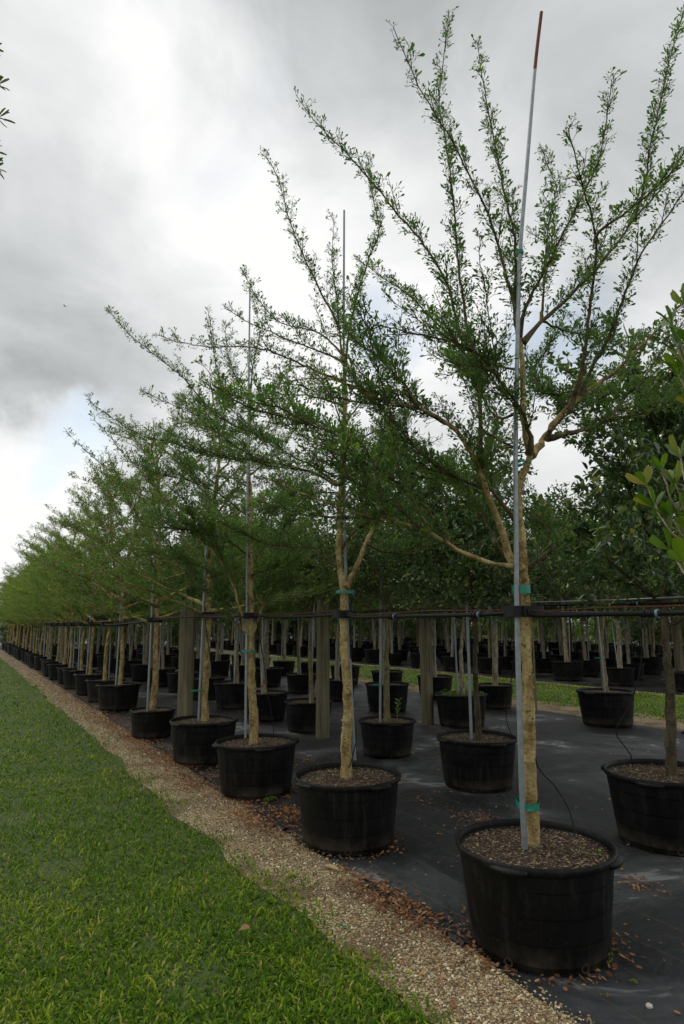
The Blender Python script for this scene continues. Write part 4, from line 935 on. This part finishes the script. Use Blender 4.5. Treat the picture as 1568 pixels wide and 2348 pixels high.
# ================================================================== WOODEN POSTS
def post(pos, h, r, label, lean=(0, 0)):
    mb = MB(); zs = np.linspace(-.02, h, 9); pts = [(lean[0] * z, lean[1] * z, z) for z in zs]; rr = r * (1 - .05 * zs / h); rr = np.append(rr[:-1], rr[-1] * .97)
    tube(mb, pts, rr, 18, wob=.018); o = mb.build('wooden_post', M['wood']); o.location = (pos[0], pos[1], .008)
    tag(o, label, 'post', 'round wooden posts'); return o
post((-2.28, 9.50), 1.98, .115, 'thick round wooden post in the lawn row, beside a trunk', (-.01, 0))
post((-.285, 9.66), 2.00, .102, 'round weathered wooden post in the second row, right of two pots')
post((1.43, 10.95), 1.86, .105, 'round wooden post in the third row, beside a weedy pot')
post(ns(9.3, 8.7), 1.9, .10, 'round wooden post in the fourth row from the lawn')
pe = atz(1562, 1572); post(pe, 1.95, .12, 'pale wooden post beyond the far grass strip')
for (n_, s_, lab) in ((2.78, 21.8, 'wooden post in the lawn row beyond the gap'), (4.75, 18.6, 'wooden post further along the second row'), (7.2, 17.2, 'wooden post further along the third row')): post(ns(n_, s_), 1.95, .11, lab)

# ================================================================== PIPES, STRAPS, TUBES
def pipe_line(name, pts, label, r=.017, wire=True, clips=()):
    P = resample(pts, .12); root = empty(name, P[0], label, 'pipe')
    mb = MB(); tube(mb, P, r, 10); mb.build('pipe', M['rubber'], root, origin=P[0])
    if wire:
        mb = MB(); tube(mb, P + np.array([0, 0, .026]) + np.stack([np.zeros(len(P)), np.zeros(len(P)), .006 * np.sin(np.arange(len(P)) * .5)], 1), .0042, 6); mb.build('wire', M['wire'], root, origin=P[0])
    for c in clips:
        j = int(np.argmin(np.linalg.norm(P - c, axis=1))); j = min(max(j, 1), len(P) - 2); T = unit(P[j + 1] - P[j - 1])
        mb = MB(); tube(mb, [P[j] - T * .05, P[j] + T * .05], r + .005, 10); ob = mb.build('coupling', M['black_plastic'], root, origin=P[0])
        for q in (-.03, .0, .03):
            mb = MB(); tube(mb, [P[j] + T * (q - .006), P[j] + T * (q + .006)], r + .009, 10)
            mb.build('clip', M['clip'] if q == -.03 else M['black_plastic'], ob, origin=P[0])
    return root
zp = 1.695
pl = [at(1640, 1404, 2.75), at(1560, 1405, 2.90), at(1350, 1408, 3.25), at(1240, 1411, 3.50), at(1195, 1404, 3.55), at(1120, 1408, 3.72), at(1000, 1411, 4.15), at(900, 1413, 4.6), at(810, 1415, 5.03), at(787, 1408, 5.12), at(700, 1413, 5.7), at(620, 1413, 6.2), at(576, 1411, 6.54), at(500, 1414, 7.3), at(450, 1413, 7.95), at(400, 1416, 8.7), at(356, 1421, 9.5), at(300, 1428, 11), at(246, 1432, 13.1)]
pl += [ns(R1N - .06, s_, 1.66) for s_ in (15, 17, 20, 24, 28, 32, 36, 40)]
pipe_line('irrigation_pipe', pl, 'black irrigation pipe and rusty wire strung along the lawn row at chest height', .0125, True,
          [at(1473, 1405, 3.05), at(1092, 1409, 3.8), at(903, 1413, 4.6), at(765, 1411, 5.25)])
pl2 = [ns(R2N - .1, s_, 1.80 + .012 * math.sin(s_ * 2)) for s_ in (1.0, 2, 3.2, 4, 5.1, 6, 6.95, 8, 9, 10.5, 12, 14, 16, 20, 25, 30, 36)]
pipe_line('irrigation_pipe', pl2, 'black irrigation pipe along the second row from the lawn', .010, True, [pl2[2], pl2[5]])
pl3 = [ns(R2N - .02, s_, 1.845 + .006 * math.sin(s_ * 3)) for s_ in (1.0, 2.2, 3.4, 4.6, 5.2)]
mb = MB(); P = resample(pl3, .1); tube(mb, P, .006, 8); o = mb.build('steel_conduit', M['steel'], None, origin=P[0]); o.location = P[0]; tag(o, 'thin bright steel conduit above the second row pipe', 'conduit')
pl4 = [ns(7.15, s_, 1.80 + .01 * math.sin(s_ * 2)) for s_ in (3, 5, 7, 8.6, 10.5, 12, 14, 18, 24, 30)]
pipe_line('irrigation_pipe', pl4, 'black irrigation pipe along the third row from the lawn', .014, False)
def strap(c, ang, w_, d_, h, label):
    root = empty('trunk_strap', c, label, 'strap', 'buckled straps holding trunks to the pipe')
    mb = MB(); n = 24; V = []
    for z in (-h / 2, h / 2):
        for off in (0, .006):
            for i in range(n):
                a = i * 2 * math.pi / n; cx, sy = math.cos(a), math.sin(a)
                e = .45; x = (abs(cx) ** e) * math.copysign(1, cx) * (w_ + off); y = (abs(sy) ** e) * math.copysign(1, sy) * (d_ + off)
                V.append((math.cos(ang) * x - math.sin(ang) * y, math.sin(ang) * x + math.cos(ang) * y, z))
    f = [[n + i, n + (i + 1) % n, 3 * n + (i + 1) % n, 3 * n + i] for i in range(n)] + [[i, 2 * n + i, 2 * n + (i + 1) % n, (i + 1) % n] for i in range(n)] + [[2 * n + i, 3 * n + i, 3 * n + (i + 1) % n, 2 * n + (i + 1) % n] for i in range(n)] + [[i, (i + 1) % n, n + (i + 1) % n, n + i] for i in range(n)]
    mb.add(V, f); mb.build('band', M['black_plastic'], root, smooth=False)
    mb = MB(); yv = np.array([math.sin(ang), -math.cos(ang), 0]); xv = np.array([math.cos(ang), math.sin(ang), 0])
    box(mb, yv * (d_ + .012) - xv * w_ * .15, xv * w_ * .42, yv * .009, np.array([0, 0, h * .42])); bk = mb.build('buckle', M['rubber'], root, smooth=False)
    mb = MB(); box(mb, yv * (d_ + .024) - xv * w_ * .15, xv * w_ * .22, yv * .004, np.array([0, 0, h * .25])); mb.build('clasp', M['clip'] if False else M['rubber'], bk, smooth=False)
    return root
strap(at(1197, 1402, 3.63), .3, .10, .085, .062, 'black buckled strap round the trunk on the orange-tipped stake')
strap(at(789, 1408, 5.19), .3, .085, .09, .062, 'black buckled strap on the trunk that forks above a green tie')
strap(at(571, 1411, 6.60), .2, .095, .09, .06, 'black buckled strap at the low three-way fork')
q = b4; strap((b4[0] - .03, b4[1], 1.76), .2, .11, .09, .07, 'black strap on the trunk beside the thick wooden post')
strap((p5[0] - .04, p5[1], 1.71), .2, .11, .09, .07, 'black strap on the trunk in the smaller pot')
strap((p6[0] - .03, p6[1], 1.66), .2, .12, .1, .09, 'black strap on the trunk at the far side of the gap')
for i, s_ in enumerate(s1_rest[2:10]):
    q = ns(R1N, s_, 1.66); strap(q, .2, .13, .11, .10, 'black strap on the trunk of the %s pot past the gap pot' % LROW[i])
def drip(pts, label, r=.0045):
    P = resample(pts, .05); mb = MB(); tube(mb, P, r, 6); o = mb.build('drip_tube', M['rubber'], None, origin=P[0]); o.location = P[0]; tag(o, label, 'tube', 'thin black drip tubes')
drip([at(1215, 1410, 3.72), at(1222, 1550, 3.76), at(1224, 1690, 3.76), at(1233, 1758, 3.74), at(1268, 1797, 3.70), at(1302, 1850, 3.66), at(1314, 1890, 3.62), at(1317, 1915, 3.60)], 'thin black drip tube curving into the pot with the orange-tipped stake')
drip([at(1471, 1408, 5.0), at(1469, 1520, 5.0), at(1446, 1610, 5.0), at(1412, 1672, 5.0), at(1425, 1702, 5.0), at(1446, 1730, 5.02), at(1449, 1757, 5.05)], 'thin black drip tube looping into the mossy pot')
drip([at(1190, 1408, 6.5), at(1172, 1560, 6.6), at(1160, 1620, 6.65), at(1163, 1660, 6.7), at(1176, 1690, 6.72)], 'thin black drip tube behind the trunk on the orange-tipped stake')
drip([at(800, 1412, 5.1), at(806, 1560, 5.3), at(812, 1650, 5.3), at(817, 1690, 5.2), at(809, 1730, 5.1), at(800, 1760, 5.05)], 'thin black drip tube beside the trunk that forks above a green tie')
drip([at(588, 1420, 6.5), at(602, 1500, 6.6), at(614, 1590, 6.6), at(625, 1650, 6.62), at(628, 1690, 6.6)], 'thin black drip tube at the low three-way fork')
drip([at(470, 1420, 7.9), at(490, 1560, 8.0), at(506, 1590, 8.0), at(503, 1640, 8.0)], 'thin black drip tube in the pot by the thick wooden post')

# ================================================================== TREE WITH BIG GLOSSY LEAVES (stands just past the end of the lawn row)
b0 = ns(R1N, .55, .445)
big = empty('big_leaved_tree', b0, 'tree with big glossy lance-shaped leaves at the end of the lawn row', 'tree')
trk = resample([b0 - [0, 0, .05], b0 + [.02, 0, .7], b0 + [-.02, .02, 1.4], b0 + [.03, 0, 2.2], b0 + [0, .05, 3.0]], .08, .003)
mb = MB(); tube(mb, trk, np.linspace(.05, .02, len(trk)), 12, wob=.04); mb.build('trunk', M['bark_grey'], big, origin=b0)
YB = 1.95
tipset = [((x, y), Yt, (x + dx, y + dy)) for (x, y, Yt, dx, dy) in ((1482, 1112, 1.95, 80, 105), (1516, 1082, 1.95, 75, 120), (1548, 1110, 1.92, 70, 110), (1500, 1165, 1.92, 85, 90), (1540, 1190, 1.9, 85, 90), (1535, 1262, 1.88, 85, 80), (1566, 1290, 1.85, 80, 70), (1560, 1050, 1.9, 60, 110), (1540, 745, 1.9, 60, 120), (1562, 790, 1.88, 60, 120), (1556, 858, 1.9, 70, 100), (1570, 700, 1.85, 50, 120))]
fillset = [(1680 + 40 * (i % 4), 500 + 75 * i) for i in range(11)]
def big_shoot(tip, mid, leafn, Lf):
    start = trk[int(np.argmin(np.linalg.norm(trk - (mid + [0, 0, -.35]), axis=1)))]
    pts = resample([start, start * .45 + mid * .55 + [0, 0, -.03], mid, tip], .04, .002); mb = MB(); tube(mb, pts, np.linspace(.010, .003, len(pts)), 6); mb.build('branch', M['bark_grey'], big, origin=b0)
    ax = unit(pts[-1] - pts[-4])
    for i in range(leafn):
        v = i / leafn; j = int((len(pts) - 1) * (1 - .30 * v)) if i > 3 else len(pts) - 1; a = i * 2.4
        s1 = unit(np.cross(ax, [.2, 1, .1])); s2 = np.cross(ax, s1)
        D = unit(ax * (.75 - .3 * v) + (s1 * math.cos(a) + s2 * math.sin(a)) * (.55 + .5 * v) + np.array([0, 0, .25]) + rng.normal(size=3) * .08)
        fr_ = leaf_frames(D[None]); L_ = Lf * random.uniform(.75, 1.15)
        leaf_object('leaf', BIGL, M['leaf_big'], big, pts[j] - b0, fr_[0][0], fr_[1][0], fr_[2][0], L_, L_ * random.uniform(.30, .38))
for (tp, Yt, md) in tipset: big_shoot(at(tp[0], tp[1], Yt), at(md[0], md[1], Yt - .05), 20, .086)
for (x, y) in fillset: big_shoot(at(x, y, 1.75), at(x + 60, y + 130, 1.7), 5, .10)

# ================================================================== NARROW-LEAVED TREE reaching in over the lawn from the left
bn = np.array([-2.6, 2.4, 0.0])
nar = empty('narrow_leaved_tree', bn, 'tree with long narrow leaves reaching over the lawn', 'tree')
trn = resample([bn, bn + [.03, 0, 1.2], bn + [-.02, .03, 2.6], bn + [.05, 0, 4.4]], .1, .004); mb = MB(); tube(mb, trn, np.linspace(.08, .03, len(trn)), 12, wob=.04); mb.build('trunk', M['bark_grey'], nar, origin=bn)
for (px, py, Yt) in ((-16, 195, 2.35), (-14, 270, 2.4), (-28, 110, 2.3), (-30, 345, 2.4), (-24, 385, 2.35), (38, -26, 2.4), (-60, 30, 2.3), (-90, 250, 2.2), (-110, 450, 2.2)):
    tip = at(px + 9, py, Yt); j = int(np.argmin(abs(trn[:, 2] - (tip[2] - .25)))); st_ = trn[j]
    pts = resample([st_, st_ * .4 + tip * .6 + [0, 0, .08], tip], .05, .003); mb = MB(); tube(mb, pts, np.linspace(.016, .003, len(pts)), 6); mb.build('branch', M['bark_grey'], nar, origin=bn)
    ax = unit(pts[-1] - pts[-3])
    for i in range(24):
        j = int((len(pts) - 1) * (1 - .28 * (i / 24))) if i > 5 else len(pts) - 1; a = i * 2.4; s1 = unit(np.cross(ax, [0, 1, .2])); s2 = np.cross(ax, s1)
        D = unit(ax * .8 + (s1 * math.cos(a) + s2 * math.sin(a)) * .75 + rng.normal(size=3) * .1); fr_ = leaf_frames(D[None])
        leaf_object('leaf', BIGL, M['leaf_narrow'], nar, pts[j] - bn, fr_[0][0], fr_[1][0], fr_[2][0], random.uniform(.055, .085), .0105)

# ================================================================== SMALL THINGS
def single(name, mb, mat, pos, label, cat, smooth=True):
    o = mb.build(name, mat, smooth=smooth); o.location = pos; return tag(o, label, cat)
def pebble(name, pos, r, mat, label, cat, sq=(1, .85, .7)):
    bm = MB(); n, m_ = 10, 7; V = []
    for i in range(m_ + 1):
        for j in range(n):
            a, b = math.pi * i / m_, 2 * math.pi * j / n; q = 1 + random.uniform(-.1, .1); V.append((r * q * sq[0] * math.sin(a) * math.cos(b), r * q * sq[1] * math.sin(a) * math.sin(b), r * q * sq[2] * math.cos(a)))
    bm.add(V, [[i * n + j, (i + 1) * n + j, (i + 1) * n + (j + 1) % n, i * n + (j + 1) % n] for i in range(m_) for j in range(n)]); single(name, bm, mat, (pos[0], pos[1], r * sq[2] * .8 + .008), label, cat)
white = plain('white_limestone', (.55, .52, .45), .9, 0, .2, .2, 30)
pebble('stone', atz(1489, 2316), .016, white, 'white round stone alone on the black fabric', 'stone')
def flat_leaf(pos, L, Wd, mat, label, ang, tm=BIGL, z=.016):
    bm = MB(); T = tm[0].copy(); T[:, 2] += .25 * np.abs(T[:, 1]); bm.add(T * np.array([L, Wd, L]), tm[1]); o = single('fallen_leaf', bm, mat, (pos[0], pos[1], z), label, 'leaf'); o.rotation_euler = (.15, -.1, ang)
flat_leaf(atz(545, 2160), .075, .045, M['leaf_dry'], 'brown curled leaf lying on the lawn', .3, z=.055)
flat_leaf(atz(1440, 2255), .06, .022, M['leaf_bright'], 'yellow-green leaf on the black fabric', -1.0)
bm = MB(); tube(bm, [(-.055, 0, 0), (-.02, .004, .004), (.03, .002, .002), (.058, -.006, 0)], [.009, .015, .013, .004], 7); o = single('wood_chip', bm, plain('pale_wood', (.42, .30, .16), .8), np.array([*atz(762, 1997)[:2], .022]), 'pale wood splinter on the gravel beside a pot', 'wood chip'); o.rotation_euler = (0, 0, -.65)
for (px, py, n_, lab) in ((485, 1851, 6, 'scrap of green tape lying on the gravel'), (790, 2130, 2, 'tiny scrap of green tape on the pale gravel')):
    c = atz(px, py); bm = MB(); V = []
    for i in range(n_ * 2 + 1): q = np.array([(i - n_) * .012, .010 * math.sin(i * 1.7), .012 + .006 * math.sin(i * 2.3)]); V += [q + [0, .006, 0], q - [0, .006, 0]]
    bm.add(V, [[2 * i, 2 * i + 1, 2 * i + 3, 2 * i + 2] for i in range(n_ * 2)]); single('tape_scrap', bm, M['tape'], (c[0], c[1], .004), lab, 'tape')
# weeds: in the third row pot and at pot feet
def weed(pos, k, R_, L, label, mat='leaf_bright', h=.09):
    root = empty('weed', pos, label, 'weed'); a = rng.uniform(0, 6.28, k); r = R_ * np.sqrt(rng.random(k)); P = np.stack([r * np.cos(a), r * np.sin(a), rng.uniform(.005, h, k)], 1)
    mb = MB(); prisms(mb, P * np.array([.8, .8, 0]) - np.array([0, 0, .012]), P, .0012, .0008); mb.build('stem', M['leaf_bright'], root, smooth=False)
    LL = rng.uniform(.6, 1.3, k) * L; mb = MB(); leaves(mb, P, rng.normal(size=(k, 3)) + np.array([0, 0, .5]), LL, LL * .55, ELL); tag(mb.build('foliage', M[mat], root, smooth=False), kind='stuff')
weed(ns(7.22, 8.25, .46), 420, .36, .03, 'low weeds covering the soil of a third row pot')
weed(atz(1383, 2210), 60, .05, .02, 'small weed at the foot of the pot with the orange-tipped stake', h=.06)
weed(atz(618, 1838), 9, .03, .07, 'small grassy weed at the foot of the third pot', h=.05)
weed(np.array([1.28, 3.52, .455]), 14, .07, .018, 'tiny green seedlings in the mulch under the drip tube', h=.025)
# flying insect in front of the cloud
ip = at(148, 702, 9.0); ins = empty('dragonfly', ip, 'small dark dragonfly in flight against the grey cloud', 'insect')
mb = MB(); tube(mb, [(-.012, 0, 0), (0, 0, .001), (.015, 0, 0), (.045, 0, -.003)], [.003, .004, .0022, .0012], 8); mb.build('body', M['bark_dark'], ins)
for (x, sg) in ((-.002, 1), (-.002, -1), (.006, 1), (.006, -1)):
    mb = MB(); mb.add([(x, 0, .003), (x - .006, sg * .02, .008), (x - .003, sg * .036, .010), (x + .007, sg * .034, .009), (x + .006, sg * .015, .006)], [[0, 1, 2, 3, 4]]); mb.build('wing', M['steel'], ins)
print('OBJECTS', len(S.objects), 'TRIS', sum(len(me.loops) - 2 * len(me.polygons) for me in bpy.data.meshes))
